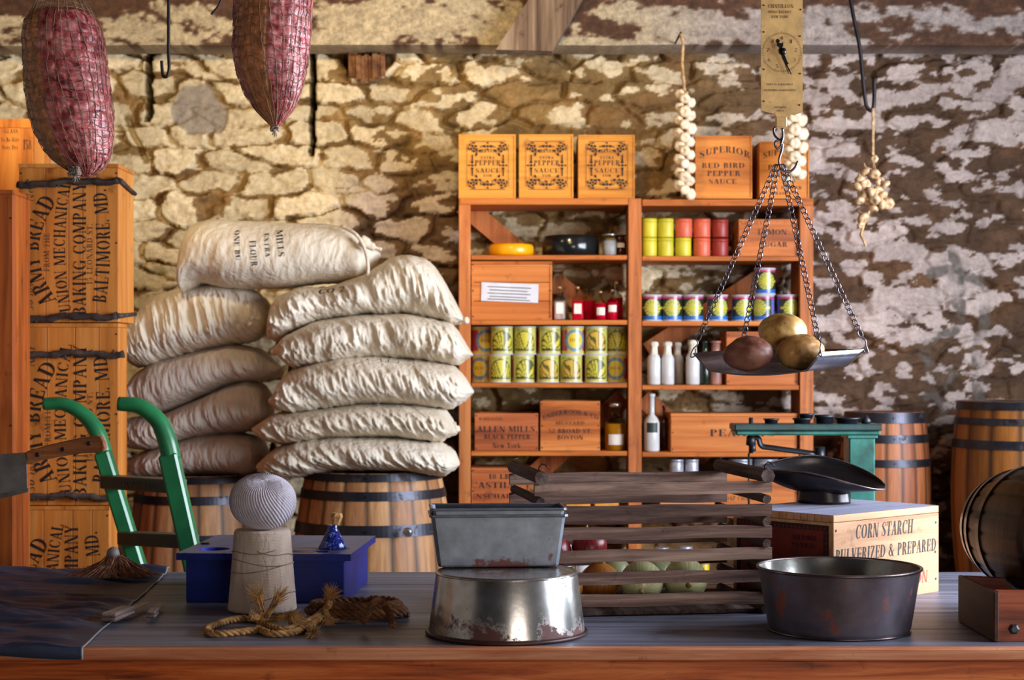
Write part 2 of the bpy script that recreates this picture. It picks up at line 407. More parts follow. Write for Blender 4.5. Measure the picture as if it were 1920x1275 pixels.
# ------------------------------------------------------------------ the room
WY = 6.55
def smart(b, x): return b
def build_wall():
    x0, x1, z0, z1 = -2.62, 2.62, 0.0, 2.8
    nx, nz = 820, 438
    X, Z = np.meshgrid(np.linspace(x0, x1, nx), np.linspace(z0, z1, nz), indexing='ij')
    px = 960+X/WY*F; py = 680-(Z-ZC)/WY*F
    wx = X+.15*(fbm(X*5, Z*5, 3)-.5)+.03*(fbm(X*19, Z*19, 5)-.5)
    wz = Z+.085*(fbm(X*4, Z*6, 9)-.5)+.022*(fbm(X*22, Z*22, 6)-.5)
    cw, ch = .235, .088
    row = np.floor(wz/ch).astype(int)
    f1 = np.full(X.shape, 9.); f2 = np.full(X.shape, 9.); cid = np.zeros(X.shape)
    rs = np.random.RandomState(4); J = rs.rand(64, 64, 3)
    for dr in (-1, 0, 1):
        r = row+dr
        off = (r % 2)*.5
        ci = np.floor(wx/cw-off).astype(int)
        for dc in (-1, 0, 1):
            c = ci+dc
            jj = J[r % 64, c % 64]
            cx = (c+off+.5+(jj[..., 0]-.5)*.75)*cw; cz = (r+.5+(jj[..., 1]-.5)*.6)*ch
            d = np.maximum(np.abs(wx-cx)/cw*1.0, np.abs(wz-cz)/ch)*.6+np.sqrt(((wx-cx)/cw)**2+((wz-cz)/ch)**2)*.4
            nf1 = d < f1
            f2 = np.where(nf1, f1, np.minimum(f2, d)); cid = np.where(nf1, jj[..., 2], cid); f1 = np.where(nf1, d, f1)
    edge = f2-f1
    stone = sstep(.02, .13, edge); wide = sstep(0, .42, edge)
    right = sstep(1150, 1550, px); left = 1-sstep(560, 1000, px)
    fine = fbm(X*34, Z*42, 31, 4); mid = fbm(X*9, Z*15, 40, 5)
    hgt = stone*(.034+.036*(cid-.4))*(1-.45*right) + .034*(mid-.5) + .016*(fine-.5) + .020*(fbm(X*11, Z*52, 45, 4)-.5) + .006*(fbm(X*80, Z*95, 77, 3)-.5)
    # whitewash, chipped off mostly at the joints and in patches
    pn = fbm(X*7, Z*15, 51, 5)*(1-right)+fbm(X*10, Z*20, 51, 5)*right; pn2 = fbm(X*16, Z*30, 57, 4); big = fbm(X*1.9+3, Z*2.4, 60, 3)
    paint = .26+(.38*left+.12)*wide+.85*(pn-.5)+.75*(pn2-.5)+.25*(big-.5)+.10*(cid-.5)
    thr = .405-.06*left-.05*right
    low = sstep(250, 420, py)*sstep(600, 700, px)*(1-sstep(860, 900, px))     # shaded lower patch behind the sacks, painted in as greyer mauve
    thr = thr-.05*right+.0*low + .06*np.exp(-((px-330)/130)**2-((py-470)/80)**2)  # extra bare brown at lower left paints in the boxes' shadow
    bare = np.exp(-((px-775)/60)**2-((py-330)/40)**2)*.10+np.exp(-((px-1040)/90)**2-((py-215)/28)**2)*.10+np.exp(-((px-1880)/60)**2-((py-640)/130)**2)*.16
    thr = thr+bare+.07*sstep(630, 760, py)
    pm = sstep(-.016, .016, paint-thr)
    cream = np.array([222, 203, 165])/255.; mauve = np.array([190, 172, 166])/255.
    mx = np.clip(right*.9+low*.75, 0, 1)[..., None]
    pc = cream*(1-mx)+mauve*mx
    pc = pc*(.86+.22*fine[..., None])*(.92+.14*cid[..., None])
    brown = np.array([140, 112, 70])/255.; dk = np.array([84, 62, 48])/255.
    bc = brown*(1-mx)+dk*mx; bc = bc*(.7+.6*mid[..., None])
    rust = sstep(.62, .7, fbm(X*5+9, Z*9, 71, 4))[..., None]*.22
    bc = bc*(1-rust)+np.array([140, 92, 54])/255.*rust
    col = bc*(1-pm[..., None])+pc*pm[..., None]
    # grey cement repairs: wandering joints at the right, a round patch at the left
    gx = 1735+70*(fbm(Z*2.4, Z*0+2, 81, 3)-.5)*2; gx = gx+60*(fbm(X*7, Z*7, 85)-.5)*2
    g1 = (1-sstep(5, 11, np.abs(px-gx)))*sstep(400, 430, py)
    gx2 = 1850+50*(fbm(Z*3.1, Z*0+9, 91, 3)-.5)*2; g2 = (1-sstep(8, 14, np.abs(px-gx2)))*sstep(560, 600, py)
    gz3 = 520+40*(fbm(X*3, X*0+1, 95)-.5)*2; g3 = (1-sstep(6, 14, np.abs(py-gz3)))*sstep(1730, 1740, px)*(1-sstep(1840, 1850, px))
    rr = np.sqrt(((px-362)/50)**2+((py-205)/42)**2)+1.5*(fbm(X*9, Z*9, 97, 3)-.5); g4 = (1-sstep(.92, 1.0, rr))
    gx5 = 590+10*(fbm(Z*9, Z*0, 99, 3)-.5)*2; g5 = (1-sstep(9, 17, np.abs(px-gx5)))*sstep(260, 280, py)*(1-sstep(400, 420, py))
    g = np.clip((g1+g2+g3)*(.25+.6*sstep(.4, .6, fbm(X*16, Z*20, 133, 3)))+g4*.85, 0, 1)[..., None]
    grey = np.array([98, 91, 84])/255.*(.85+.3*fine[..., None])
    grey = grey*(1+.5*g4[..., None])
    col = col*(1-g)+grey*g
    hgt = hgt*(1-g[..., 0]*.8)+.012*g[..., 0]
    # open slots and cracks; two slots have their inner shade darkened into the colour
    def slot(cx, w, ya, yb, dep): return dep*(1-sstep(w*.6, w, np.abs(px-cx+5*(fbm(Z*20, Z*0+cx, 8)-.5)*2)))*sstep(ya-4, ya, py)*(1-sstep(yb, yb+6, py))
    s1 = slot(280, 8, 60, 225, 1.)+slot(586, 6, 90, 290, 1.); hgt = hgt-.10*s1; col = col*(1-.75*s1[..., None])
    hgt = hgt-slot(700+0*px, 5, 430, 500, .02)-slot(1470, 3, 420, 600, .03)
    cr = 236+.45*(py-225)+9*(fbm(Z*18, Z*0+5, 13)-.5)*2
    hgt = hgt-.05*(1-sstep(4, 7, np.abs(px-cr)))*sstep(215, 225, py)*(1-sstep(300, 310, py))
    hgt = hgt-.12*(1-sstep(.7, 1, np.sqrt(((px-690)/56)**2+((py-112)/30)**2)))          # beam pocket
    vr = (vnoise(X*3.3, Z*6.5, 111)-.5)
    Y = WY-hgt-.012*vr
    b = MB(); b.grid(np.stack([X, Y, Z], -1), nx, nz)
    m, nt, bs = newmat('whitewashed_rubble_stone'); a = nn(nt, 'ShaderNodeVertexColor', layer_name='col')
    v = coords(nt, rand=False); n = noise(nt, v, 70, 6, .75); r = ramp(nt, [(.32, (150, 135, 120)), (.55, (255, 255, 255))]); lk(nt, n, r.inputs[0])
    lk(nt, mixc(nt, .4, a.outputs[0], r.outputs[0], 'MULTIPLY'), bs.inputs['Base Color']); bs.inputs['Roughness'].default_value = .85; bs.inputs['Specular IOR Level'].default_value = .2
    bump(nt, bs, noise(nt, v, 55, 8, .7), .8, .006)
    me = bpy.data.meshes.new('wall_back')
    V = np.stack([X, Y, Z], -1).reshape(-1, 3)
    me.vertices.add(nx*nz); me.vertices.foreach_set('co', V.astype(np.float32).ravel())
    I = (np.arange(nx-1)[:, None]*nz+np.arange(nz-1)[None, :]).ravel()
    Q = np.stack([I, I+nz, I+nz+1, I+1], -1).astype(np.int32)
    me.loops.add(Q.size); me.loops.foreach_set('vertex_index', Q.ravel())
    me.polygons.add(len(Q)); me.polygons.foreach_set('loop_start', np.arange(0, Q.size, 4, dtype=np.int32)); me.polygons.foreach_set('loop_total', np.full(len(Q), 4, np.int32))
    me.polygons.foreach_set('use_smooth', np.ones(len(Q), bool)); me.update(calc_edges=True); me.validate()
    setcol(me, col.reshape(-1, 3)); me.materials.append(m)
    o = bpy.data.objects.new('wall_back', me); COL.objects.link(o); tag(o, kind='structure')
build_wall()
PLASTER = plain('old_plaster', (150, 138, 124), .9, sc=6, bmp=.3)
FLOORM = wood('floor_boards', (60, 44, 34), (88, 66, 50), (110, 84, 62), 'x', .6)
CEILM = wood('ceiling_boards', (52, 34, 24), (80, 54, 38), (100, 72, 52), 'y', .6)
b = MB()
for i in range(24): b.box(-3, 3, -1.5+i*.34, -1.5+i*.34+.335, -.03, 0)
tag(b.build('floor', FLOORM), kind='structure')
b = MB()
for i in range(20): b.box(-3+i*.3, -3+i*.3+.295, -1.5, 6.9, 2.8, 2.83)
tag(b.build('ceiling', CEILM), kind='structure')
tag(MB().box(-3.1, -2.62, 1.0, 6.9, 0, 2.8).build('wall_left', PLASTER), kind='structure')
b = MB()
b.box(2.72, 2.9, 1.0, 2.4, 0, 2.8).box(2.72, 2.9, 4.8, 6.9, 0, 2.8).box(2.72, 2.9, 2.4, 4.8, 0, 1.05).box(2.72, 2.9, 2.4, 4.8, 2.4, 2.8)
tag(b.build('wall_right', PLASTER), kind='structure')

# whitewashed wall plate beam, worn brown along its top
def beam_mesh():
    nu, nv = 900, 40
    pts = []; cols = []
    prof = [(6.5, 2.565)]+[(6.30, 2.562+i*(2.79-2.562)/34) for i in range(35)]+[(6.5, 2.79)]
    nv = len(prof)
    xs = np.linspace(-2.6, 2.6, nu); pos = np.zeros((nu, nv, 3)); c = np.zeros((nu, nv, 3))
    for j, (y, z) in enumerate(prof):
        n = fbm(xs*5, np.full(nu, z*16), 201, 5); n2 = fbm(xs*30, np.full(nu, z*50), 205, 4)
        front = .004*(n-.5)*4 if 0 < j < nv-1 else 0
        pos[:, j, 0] = xs; pos[:, j, 1] = y-front; pos[:, j, 2] = z+(.004*(fbm(xs*3, xs*0, 210)-.5)*2)
        h = (z-2.562)/.228
        right = sstep(.3, .9, xs)
        p = sstep(.47, .55, .75*n+.30*n2+.08-.55*max(0, h-.40)-.045) if j > 0 else np.ones(nu)*.8
        cream = np.array([206, 186, 150])/255.; grey = np.array([182, 166, 156])/255.; brown = np.array([94, 62, 42])/255.
        pc = cream[None]*(1-right[:, None])+grey[None]*right[:, None]
        c[:, j] = brown[None]*(.7+.6*n2[:, None])*(1-p[:, None])+pc*(.8+.3*n2[:, None])*p[:, None]
    b = MB(); b.grid(pos, nu, nv, smooth=False)
    o = b.build('trim_1', attrmat('whitewashed_beam', rough=.85, bsc=50, bst=.6, nmix=.3)); setcol(o.data, c.reshape(-1, 3)); tag(o, kind='structure')
beam_mesh()
# diagonal knee brace in front of the beam
WBR = wood('weathered_brace', (78, 58, 44), (126, 102, 80), (166, 146, 122), 'z', 1.0, .8, .5)
b = MB(); q = [P(930, 93, 6.2), P(1036, 96, 6.2), P(1150, -110, 6.2), P(1062, -110, 6.2)]; a1 = P(985, 95, 6.24)
b.add(q+[v+Vector((0, .09, 0)) for v in q], [(0, 1, 2, 3), (7, 6, 5, 4), (0, 4, 5, 1), (1, 5, 6, 2), (2, 6, 7, 3), (3, 7, 4, 0)])
o = b.build('timber_brace', WBR, origin=a1); tag(o, 'grey weathered timber brace slanting up from the whitewashed beam', 'timber brace')
# splintered beam stub in the wall pocket
b = MB()
rs = np.random.RandomState(3)
for i in range(9):
    x = PX(656+i*7.5, 6.48); b.bar((x, 6.62, 2.555), (x+.004, 6.44+rs.rand()*.05, 2.50+rs.rand()*.03), .018, .09+rs.rand()*.02, 0, (0, 0, 1), .002)
o = b.build('joist_stub', wood('splintered_brown_wood', (60, 34, 18), (112, 70, 38), (150, 104, 62), 'y'), origin=(PX(690, 6.5), 6.5, 2.5))
tag(o, 'splintered brown joist end poking out of the wall under the beam', 'joist end')

# ------------------------------------------------------------------ the counter
CTOP = wood('worn_grey_counter_boards', (66, 67, 80), (99, 102, 118), (132, 136, 156), 'x', 1.0, .45, .3, spots=True, gloss=.45)
CEDGE = wood('worn_red_counter_edge', (116, 60, 34), (184, 110, 72), (214, 150, 112), 'x', 1.4, .55)
APRON = wood('red_brown_apron', (84, 26, 8), (196, 96, 40), (232, 142, 76), 'x', 1.5, .5, .4)
cr = thing('shop_counter', (0, 3.6, 0), 'long wooden shop counter with grey worn top and red-brown front', 'counter')
def part(name, mb, mats, root, label=None):
    o = mb.build(name, mats, parent=root, origin=root.location)
    if label: o['label'] = label
    return o
b = MB(); ys = [3.07, 3.27, 3.48, 3.70, 3.93, 4.16]
for i in range(5): b.box(-1.75, 1.75, ys[i], ys[i+1]-.003, CT-.022, CT, 0, .0015)
part('counter_top', b, CTOP, cr)
b = MB().box(-1.75, 1.75, 3.045, 3.0695, CT-.0225, CT+.0005, 0, .003); part('front_edge_board', b, CEDGE, cr, 'reddish worn edge board')
b = MB().box(-1.7, 1.7, 3.058, 3.085, CT-.20, CT-.024, 0, .002); part('apron', b, APRON, cr)
b = MB()
for i in range(17): b.box(-1.7+i*.2, -1.7+i*.2+.197, 3.07, 3.09, .04, CT-.20)
b.box(-1.7, 1.7, 3.06, 3.10, 0, .1)
part('front_panel', b, APRON, cr)
for x in (-1.66, 1.66):
    for y in (3.13, 4.09): part('leg', MB().box(x-.04, x+.04, y-.04, y+.04, 0, CT-.023), APRON, cr)

# dark oilcloth over the left end
nu, nv = 200, 160
pos = np.zeros((nu, nv, 3)); cc = np.zeros((nu, nv, 3))
for i in range(nu):
    t = i/(nu-1)
    for j in range(nv):
        s_ = j/(nv-1)
        y = 3.035+(4.15-3.035)*max(0, s_-.03)/.97
        xr = -.765-.067*(y-3.05)/1.1+.0015*math.sin(y*19)
        x = xr-(1-t)*.82
        pos[i, j] = (x, y, CT+.004)
x_, y_ = pos[..., 0], pos[..., 1]
w = fbm(x_*3, y_*9+x_*1.5, 300, 4); w2 = fbm(x_*7, y_*26+x_*6, 310, 3)
fade = sstep(0, .10, (-.77-x_))
rise = (.045*np.clip(w-.42, 0, 1)+.030*np.clip(w2-.45, 0, 1))*fade
rise = rise*sstep(.20, .26, np.sqrt((x_+1.36)**2+(y_-3.4)**2))
pos[..., 2] = CT+.0035+rise
hang = pos[..., 1] < 3.045
pos[:, 0, 2] = CT-.012-.006*np.sin(x_[:, 0]*14); pos[:, 0, 1] = 3.034
pos[:, 1, 1] = 3.035; pos[:, 1, 2] = CT+.003; pos[:, 2, 1] = 3.038
edge = (np.arange(nu) >= nu-1)[:, None]*np.ones((1, nv))
col = np.array([46, 54, 74])/255.*(.8+.5*w2[..., None]); col = col*(1-edge[..., None])+np.array([150, 146, 140])/255.*edge[..., None]
b = MB(); b.grid(pos, nu, nv)
o = b.build('oilcloth', attrmat('black_oilcloth', rough=.5, bsc=25, bst=.25, spec=.35), origin=(-1.1, 3.6, CT)); setcol(o.data, col.reshape(-1, 3))
sm = o.modifiers.new('thick', 'SOLIDIFY'); sm.thickness = .0015; sm.offset = 0
tag(o, 'crumpled black oilcloth covering the left end of the counter', 'oilcloth')

# ------------------------------------------------------------------ crates
def crate(x0, x1, y0, y1, z0, z1, label, wood_=None, group=None, name='wooden_box', planks=0, vertical=False, lid=True, cat='wooden box', nails=True, rz=0, at=None):
    """box of boards: returns root; parts body, lid"""
    wood_ = wood_ or PINE_X
    ox, oy = (x0+x1)/2, (y0+y1)/2
    r = thing(name, (ox, oy, z0) if at is None else at, label, cat, group, rz)
    return r
def face_box(px0, px1, py0, py1, d, depth, label, wood_, texts=(), group=None, name='wooden_box', border=.0, planks=None, seam='z', cat='wooden box', trimw=None, nails=True, ink=None, lidline=True, rootmats=None, top_m=None):
    """box whose front face covers a pixel rectangle at distance d"""
    x0, x1, z1, z0 = PX(px0, d), PX(px1, d), PZ(py0, d), snapz(PZ(py1, d))
    r = thing(name, ((x0+x1)/2, d+depth/2, z0), label, cat, group)
    b = MB(); g = .0009
    lt = min(.012, (z1-z0)*.1) if lidline else 0
    if planks:      # front made of several boards
        es = [x0+(x1-x0)*p for p in [0]+list(planks)+[1]] if seam == 'z' else [z0+(z1-lt-z0)*p for p in [0]+list(planks)+[1]]
        for a, c in zip(es, es[1:]):
            if seam == 'z': b.box(a+g, c-g, d, d+.014, z0, z1-lt, 0, .0008)
            else: b.box(x0, x1, d, d+.014, a+g, c-g, 0, .0008)
    else: b.box(x0, x1, d, d+.014, z0, z1-lt, 0, .001)
    b.box(x0, x0+.012, d+.0145, d+depth, z0, z1-lt, 0, .001); b.box(x1-.012, x1, d+.0145, d+depth, z0, z1-lt, 0, .001)
    b.box(x0+.0125, x1-.0125, d+depth-.012, d+depth, z0, z1-lt, 0); b.box(x0+.0125, x1-.0125, d+.0145, d+depth-.0125, z0, z0+.01, 0)
    if border:      # raised frame strips
        w = border
        b.box(x0, x0+w, d-.004, d, z0, z1-lt, 0, .0006).box(x1-w, x1, d-.004, d, z0, z1-lt, 0, .0006)
        b.box(x0+w, x1-w, d-.004, d, z0, z0+w, 0, .0006).box(x0+w, x1-w, d-.004, d, z1-lt-w, z1-lt, 0, .0006)
    if nails:
        for zz in (.06, .5, .94):
            for xx in (x0+.006, x1-.006): b.lathe([(.0028, 0), (.0028, .0006)], 8, (0, 0, 0), 2, M=Matrix.Translation((xx, d-.0045 if border else d, z0+(z1-z0)*zz)) @ Matrix.Rotation(PI/2, 4, 'X'))
    for t in texts:
        t(b, x0, x1, z0, z1, d)
    body = part('body', b, [wood_, ink or INK, NAILM, INKG, INKR], r)
    if lidline:
        part('lid', MB().box(x0-.001, x1+.001, d-.001, d+depth, z1-lt+.0005, z1, 0, .001), wood_, r)
    return r, body
def line(txt, cx, py, hpx, wpx, mat=1, warp=None, shear=0, bold=0):
    """centred text line at pixel height py (baseline) in the box's own front plane"""
    def f(b, x0, x1, z0, z1, d):
        k = d/F
        b.text(txt, (PX(cx, d), d-.0004, PZ(py, d)), (1, 0, 0), (0, 0, 1), hpx*k, mat, width=wpx*k, warp=warp and (lambda A, B: warp(A/k, B/k, k)), shear=shear, center=True)
    return f
def arcw(rise, half):
    def w(A, B, k):
        th = A/half
        return A*k, (B+rise*(1-th*th))*k
    return w

# column of army bread boxes, seen end on, lettered upwards
AB = wood('army_bread_box_pine', (170, 98, 38), (206, 128, 54), (220, 148, 74), 'z', .9)
ABK = wood('army_bread_box_shaded_pine', (160, 92, 40), (196, 124, 60), (214, 144, 80), 'z', .9)
def army_text(px0, px1, py0, py1, d, s=1.0):
    """texts run upwards: text x -> +z, text y -> -x"""
    H = (py1-py0); W_ = px1-px0; k = d/F
    def T(txt, fx, fa, fb, hpx, mat=1, arc=0, shear=0):
        def f(b, x0, x1, z0, z1, dd):
            L = (fa-fb)*H*k; h = hpx*k
            def wp(A, B):
                t = (A/L-.5)*2; return (A, B+arc*k*(1-t*t))
            def wp2(A, B):      # rotate letters along the arc a little
                t = (A/L-.5)*2; sl = -2*t*arc*k/(L/2)
                return (A-B*sl*.8, B+arc*k*(1-t*t))
            b.text(txt, (PX(px0+fx*W_, d), d-.0004, z1-fa*(z1-z0)), (0, 0, 1), (-1, 0, 0), h, mat, width=L, warp=wp2 if arc else None, shear=shear)
        return f
    return [T('50 lbs', .15, .93, .76, 13*s, 3, 0, .2), T('Net', .15, .24, .13, 13*s, 3, 0, .2),
            T('ARMY BREAD', .385, .86, .24, 27*s, 1, 34*s, 0), T('FROM THE', .31, .68, .44, 10*s, 3, 0, 0),
            T('UNION MECHANICAL', .53, .93, .12, 21*s, 1, 12*s, 0), T('BAKING COMPANY', .675, .955, .12, 24*s, 1, 0, 0),
            T('15 LEONARD ST.', .74, .76, .38, 10*s, 3, 0, 0), T('BALTIMORE. MD.', .875, .88, .16, 25*s, 1, -8*s, 0)]
DA = 4.95
BARK = wood('dark_bark', (38, 30, 28), (66, 54, 48), (92, 78, 68), 'x', 2.2, .9, .8)
def stick(px0, py0, px1, py1, d, knots, r=6.5):
    pts = []; n = 26
    for i in range(n):
        t = i/(n-1)
        pts.append(P(px0+(px1-px0)*t, py0+(py1-py0)*t+2.2*math.sin(t*9)+1.5*math.sin(t*23), d-.012))
    rr = [r*d/F*(1+.12*math.sin(i*2.3)+.1*math.sin(i*5.1)) for i in range(n)]
    b = MB(); b.tube(pts, rr, 9)
    for t in knots:
        c = P(px0+(px1-px0)*t, py0+(py1-py0)*t, d-.012)
        b.tube([c, c+Vector((.004, -.006, .012 if int(t*10) % 2 else -.012))], [.006, .003], 7)
    return b
def army(px0, px1, py0, py1, d, depth, label, seams, s=1.0):
    r, body = face_box(px0, px1, py0, py1, d, depth, label, AB, army_text(px0, px1, py0, py1, d, s), 'army bread boxes stacked at the left', 'army_bread_box', planks=seams, cat='wooden box')
    return r
a3 = army(24, 205, 949, 1245, DA-.01, .11, 'army bread box at the foot of the stack, half hidden by the counter', [.32, .62, .82])
a2 = army(38, 222, 606, 947, DA, .11, 'middle army bread box, bound with two twigs, behind the green hand truck', [.27, .56, .8])
a1_ = army(35, 222, 307, 604, DA, .20, 'topmost army bread box, right under the hanging meat on the left', [.27, .5, .64, .78])
for root, args in ((a1_, (32, 346, 222, 338, (.1, .4, .7))), (a1_, (28, 598, 219, 592, (.2, .5, .8))), (a2, (30, 664, 232, 664, (.1, .45, .7, .9))), (a2, (34, 930, 212, 932, (.2, .5, .62)))):
    pb = stick(args[0], args[1], args[2], args[3], DA, args[4])
    # the strap runs on round the right side of the box
    if root is a1_:
        c = P(args[2], args[3], DA-.012); x1 = PX(222, DA)
        pb.tube([c, Vector((x1+.006, DA+.006, c.z)), Vector((x1+.007, DA+.1, c.z-(.012 if args[1] < 400 else -.005))), Vector((x1+.007, DA+.19, c.z-(.02 if args[1] < 400 else -.01)))], [.009, .008, .006, .006], 7)
    part('twig_strap', pb, BARK, root, 'dark bark-covered twig binding')

# far left: stack of tall red boxes with a glass box on top
RB = wood('reddish_box_wood', (110, 50, 18), (170, 84, 30), (196, 112, 46), 'z', .8)
r, _ = face_box(-190, 24, 356, 1240, 4.75, .17, 'tall reddish plank case cut off by the left edge of the photo', RB, planks=[.3, .62, .86], name='plank_case', cat='wooden case')
z1 = PZ(356, 4.75)
rb = thing('plank_case', (-1.75, 5.25, 0), 'deeper plank case carrying the GLASS box, hidden behind the front case', 'wooden case')
part('body', MB().box(-2.1, -1.452, 4.97, 5.6, 0, z1-.02, 0, .002), RB, rb); part('lid', MB().box(-2.1, -1.452, 4.97, 5.6, z1-.0195, z1, 0, .002), RB, rb)
dg = 5.3; GB = thing('glass_box', (PX(-40, dg), dg+.1, z1), 'orange box marked GLASS 158 on top at the left edge', 'wooden box')
gx0, gx1, zt = PX(-150, dg), PX(62, dg), PZ(222, dg)
b = MB(); zb = z1
b.box(gx0, gx1, dg, dg+.012, zb, zt-.03, 0, .001).box(gx0, gx0+.012, dg+.0125, dg+.2, zb, zt-.03, 0).box(gx1-.012, gx1, dg+.0125, dg+.2, zb, zt-.03, 0).box(gx0, gx1, dg+.2005, dg+.212, zb, zt-.03, 0).box(gx0+.013, gx1-.013, dg+.013, dg+.2, zb, zb+.01)
for t, px_, py_, h, w_, m_ in (('GLASS', 8, 250, 8, 26, 2), ('To Be Kept', 2, 266, 8, 34, 2), ('Very Dry', 4, 280, 8, 30, 2), ('158', 44, 280, 18, 15, 1)):
    k = dg/F; b.text(t, (PX(px_, dg), dg-.0005, PZ(py_, dg)), (1, 0, 0), (0, 0, 1), h*k, m_, width=w_*k)
part('body', b, [PINE_Z, INK, INKG], GB)
part('lid', MB().box(gx0, gx1, dg, dg+.212, zt-.0295, zt-.001, 0, .001), PINE_Z, GB)

# ------------------------------------------------------------------ the shelf unit
DS = 6.20; SD = .27      # front plane, depth
sh = thing('shelf_unit', (PX(1192, DS), DS+SD/2, 0), 'orange-brown open pine shelf unit full of tins, bottles and boxes against the stone wall', 'shelf unit')
def px2(d): return d/F
posts = [(860, 882), (1178, 1203), (1500, 1525)]
for i, (a, c) in enumerate(posts):
    b = MB(); x0, x1 = PX(a, DS), PX(c, DS)
    b.box(x0, x1, DS, DS+.03, 0, PZ(372, DS), 0, .002); b.box(x0+.01, x1-.01, DS+.0305, DS+SD, 0, PZ(374, DS), 0)
    part('post', b, SHELF_Z, sh)
SH = {}     # shelf top heights in pixels
bays = {'L': (883, 1177), 'R': (1204, 1499)}
rows = {'L': [478, 600, 718, 846, 965, 1092], 'R': [480, 602, 722, 848, 962, 1092]}
b = MB().box(PX(862, DS), PX(1177.5, DS), DS-.004, DS+SD, PZ(384, DS), PZ(372, DS), 0, .002)
part('top_board', b, SHELF_X, sh)
b = MB().box(PX(1204, DS), PX(1524, DS), DS-.004, DS+SD, PZ(386, DS), PZ(374, DS), 0, .002)
part('top_board', b, SHELF_X, sh)
for k in 'LR':
    for py in rows[k]:
        b = MB().box(PX(bays[k][0], DS), PX(bays[k][1], DS), DS+.006, DS+SD, PZ(py+9, DS), PZ(py, DS), 0, .002)
        part('shelf_board', b, SHELF_X, sh)
SHTOPS.extend([PZ(372, DS), PZ(374, DS)]+[PZ(p, DS) for k in 'LR' for p in rows[k]])
def brace(pa, pb_):
    b = MB(); a = P(*pa, DS+SD+.012); c = P(*pb_, DS+SD+.012); b.bar(a, c, .075, .02, 0, (0, 1, 0), .001); 
    b2 = MB(); b2.bar(a, c, .075, .02, 0, (0, -1, 0), .001); part('back_brace', b2, SHELF_Z, sh)
brace((868, 384), (1175, 640)); brace((1170, 745), (985, 905)); brace((1460, 500), (1215, 660)); brace((1205, 745), (1330, 860))
# ------------------------------------------------------------------ on top of the shelf
PB = wood('pepper_box_pine', (176, 106, 34), (212, 140, 48), (224, 154, 64), 'x', .8, .5, .15)
PBS = wood('pepper_box_orange_pine', (166, 90, 30), (204, 122, 44), (220, 140, 60), 'x', .8, .5, .15)
DT = 6.22
def disc(b, cx, cy, r, d, m=1, n=10, ry=None):
    k = d/F; c = P(cx, cy, d-.0046)
    b.add([c+Vector((r*k*math.cos(2*PI*i/n), 0, (ry or r)*k*math.sin(2*PI*i/n))) for i in range(n)], [tuple(range(n))], m)
def qpx(b, pts, d, m=1): b.add([P(x, y, d-.0046) for x, y in pts], [tuple(range(len(pts)))], m)
def ornament(L, T, R, B):
    def f(b, x0, x1, z0, z1, d):
        def rc(a, t, c, u): qpx(b, [(a, t), (c, t), (c, u), (a, u)], d)
        # outer thin line, inner heavy line with stencil breaks
        rc(L+6, T+.6, R-6, T+1.4); rc(L+6, B-1.4, R-6, B-.6); rc(L+.6, T+6, L+1.4, B-6); rc(R-1.4, T+6, R-.6, B-6)
        mx, my = (L+R)/2, (T+B)/2
        for y in (T+10, B-12): rc(L+26, y, mx-12, y+2.4); rc(mx+12, y, R-26, y+2.4)
        for x in (L+10, R-12): rc(x, T+26, x+2.4, my-9); rc(x, my+9, x+2.4, B-26)
        for sx, cx in ((1, L+14), (-1, R-14)):
            for sy, cy in ((1, T+14), (-1, B-14)):
                for a in range(5): disc(b, cx+5.4*math.cos(a*1.257+.4), cy+5.4*math.sin(a*1.257+.4), 2.5, d, n=7)
                disc(b, cx, cy, 2, d, n=7)
                for rr in (11.5,):
                    for a0 in (-20, 25, 70):
                        pts = []
                        for a in (a0, a0+17, a0+34):
                            t = math.radians(a); pts.append((cx+sx*-1*rr*math.cos(t)*1.0, cy+sy*-1*rr*math.sin(t)))
                        for a in (a0+34, a0+17, a0):
                            t = math.radians(a); pts.append((cx-sx*(rr-2.4)*math.cos(t), cy-sy*(rr-2.4)*math.sin(t)))
                        qpx(b, pts, d)
                for a in (-1, 1): disc(b, cx+sx*(8+3*a), cy+sy*(8-3*a), 2.2, d, n=6)
                disc(b, cx+sx*13, cy+sy*4, 1.8, d, n=6); disc(b, cx+sx*4, cy+sy*13, 1.8, d, n=6)
        for cx, cy, h in ((mx, T+10, 1), (mx, B-10, 1), (L+11, my, 0), (R-11, my, 0)):
            disc(b, cx, cy, 2.4, d, n=8)
            for a in range(4): disc(b, cx+6*math.cos(a*PI/2), cy+6*math.sin(a*PI/2), 2.6 if (a % 2) == (1-h) else 1.8, d, n=7)
            for a in (-1, 1):
                disc(b, cx+(9.5*a if h else 0), cy+(0 if h else 9.5*a), 1.5, d, n=6)
    return f
gp = 'boxes on top of the shelf unit'
for i, (a, c, t, lb) in enumerate(((860, 967, 252, 'leftmost ornamented pepper sauce box on top of the shelf unit'), (973, 1075, 252, 'middle one of the three ornamented pepper sauce boxes on the shelf unit'), (1084, 1190, 253, 'rightmost ornamented pepper sauce box on top, over the shelf centre post'))):
    cx = (a+c)/2+1; y0, y1 = 264, 356
    face_box(a, c, t, 372.3, DT, .2, lb, PB, [ornament(cx-40, y0, cx+40, y1), line('WARRANTED', cx, 289, 6.5, 48, 1, arcw(3, 24)), line('EXTRA', cx, 298, 5, 26, 1), line('PEPPER', cx, 310, 9.5, 48, 1), line('SAUCE', cx, 324, 8.5, 46, 1), line('FOR', cx, 331.5, 4.5, 16, 1), line('Family Use', cx, 342, 6.5, 42, 1, arcw(-3, 21))], gp, border=.006, lidline=False, nails=False)
cx = 1357
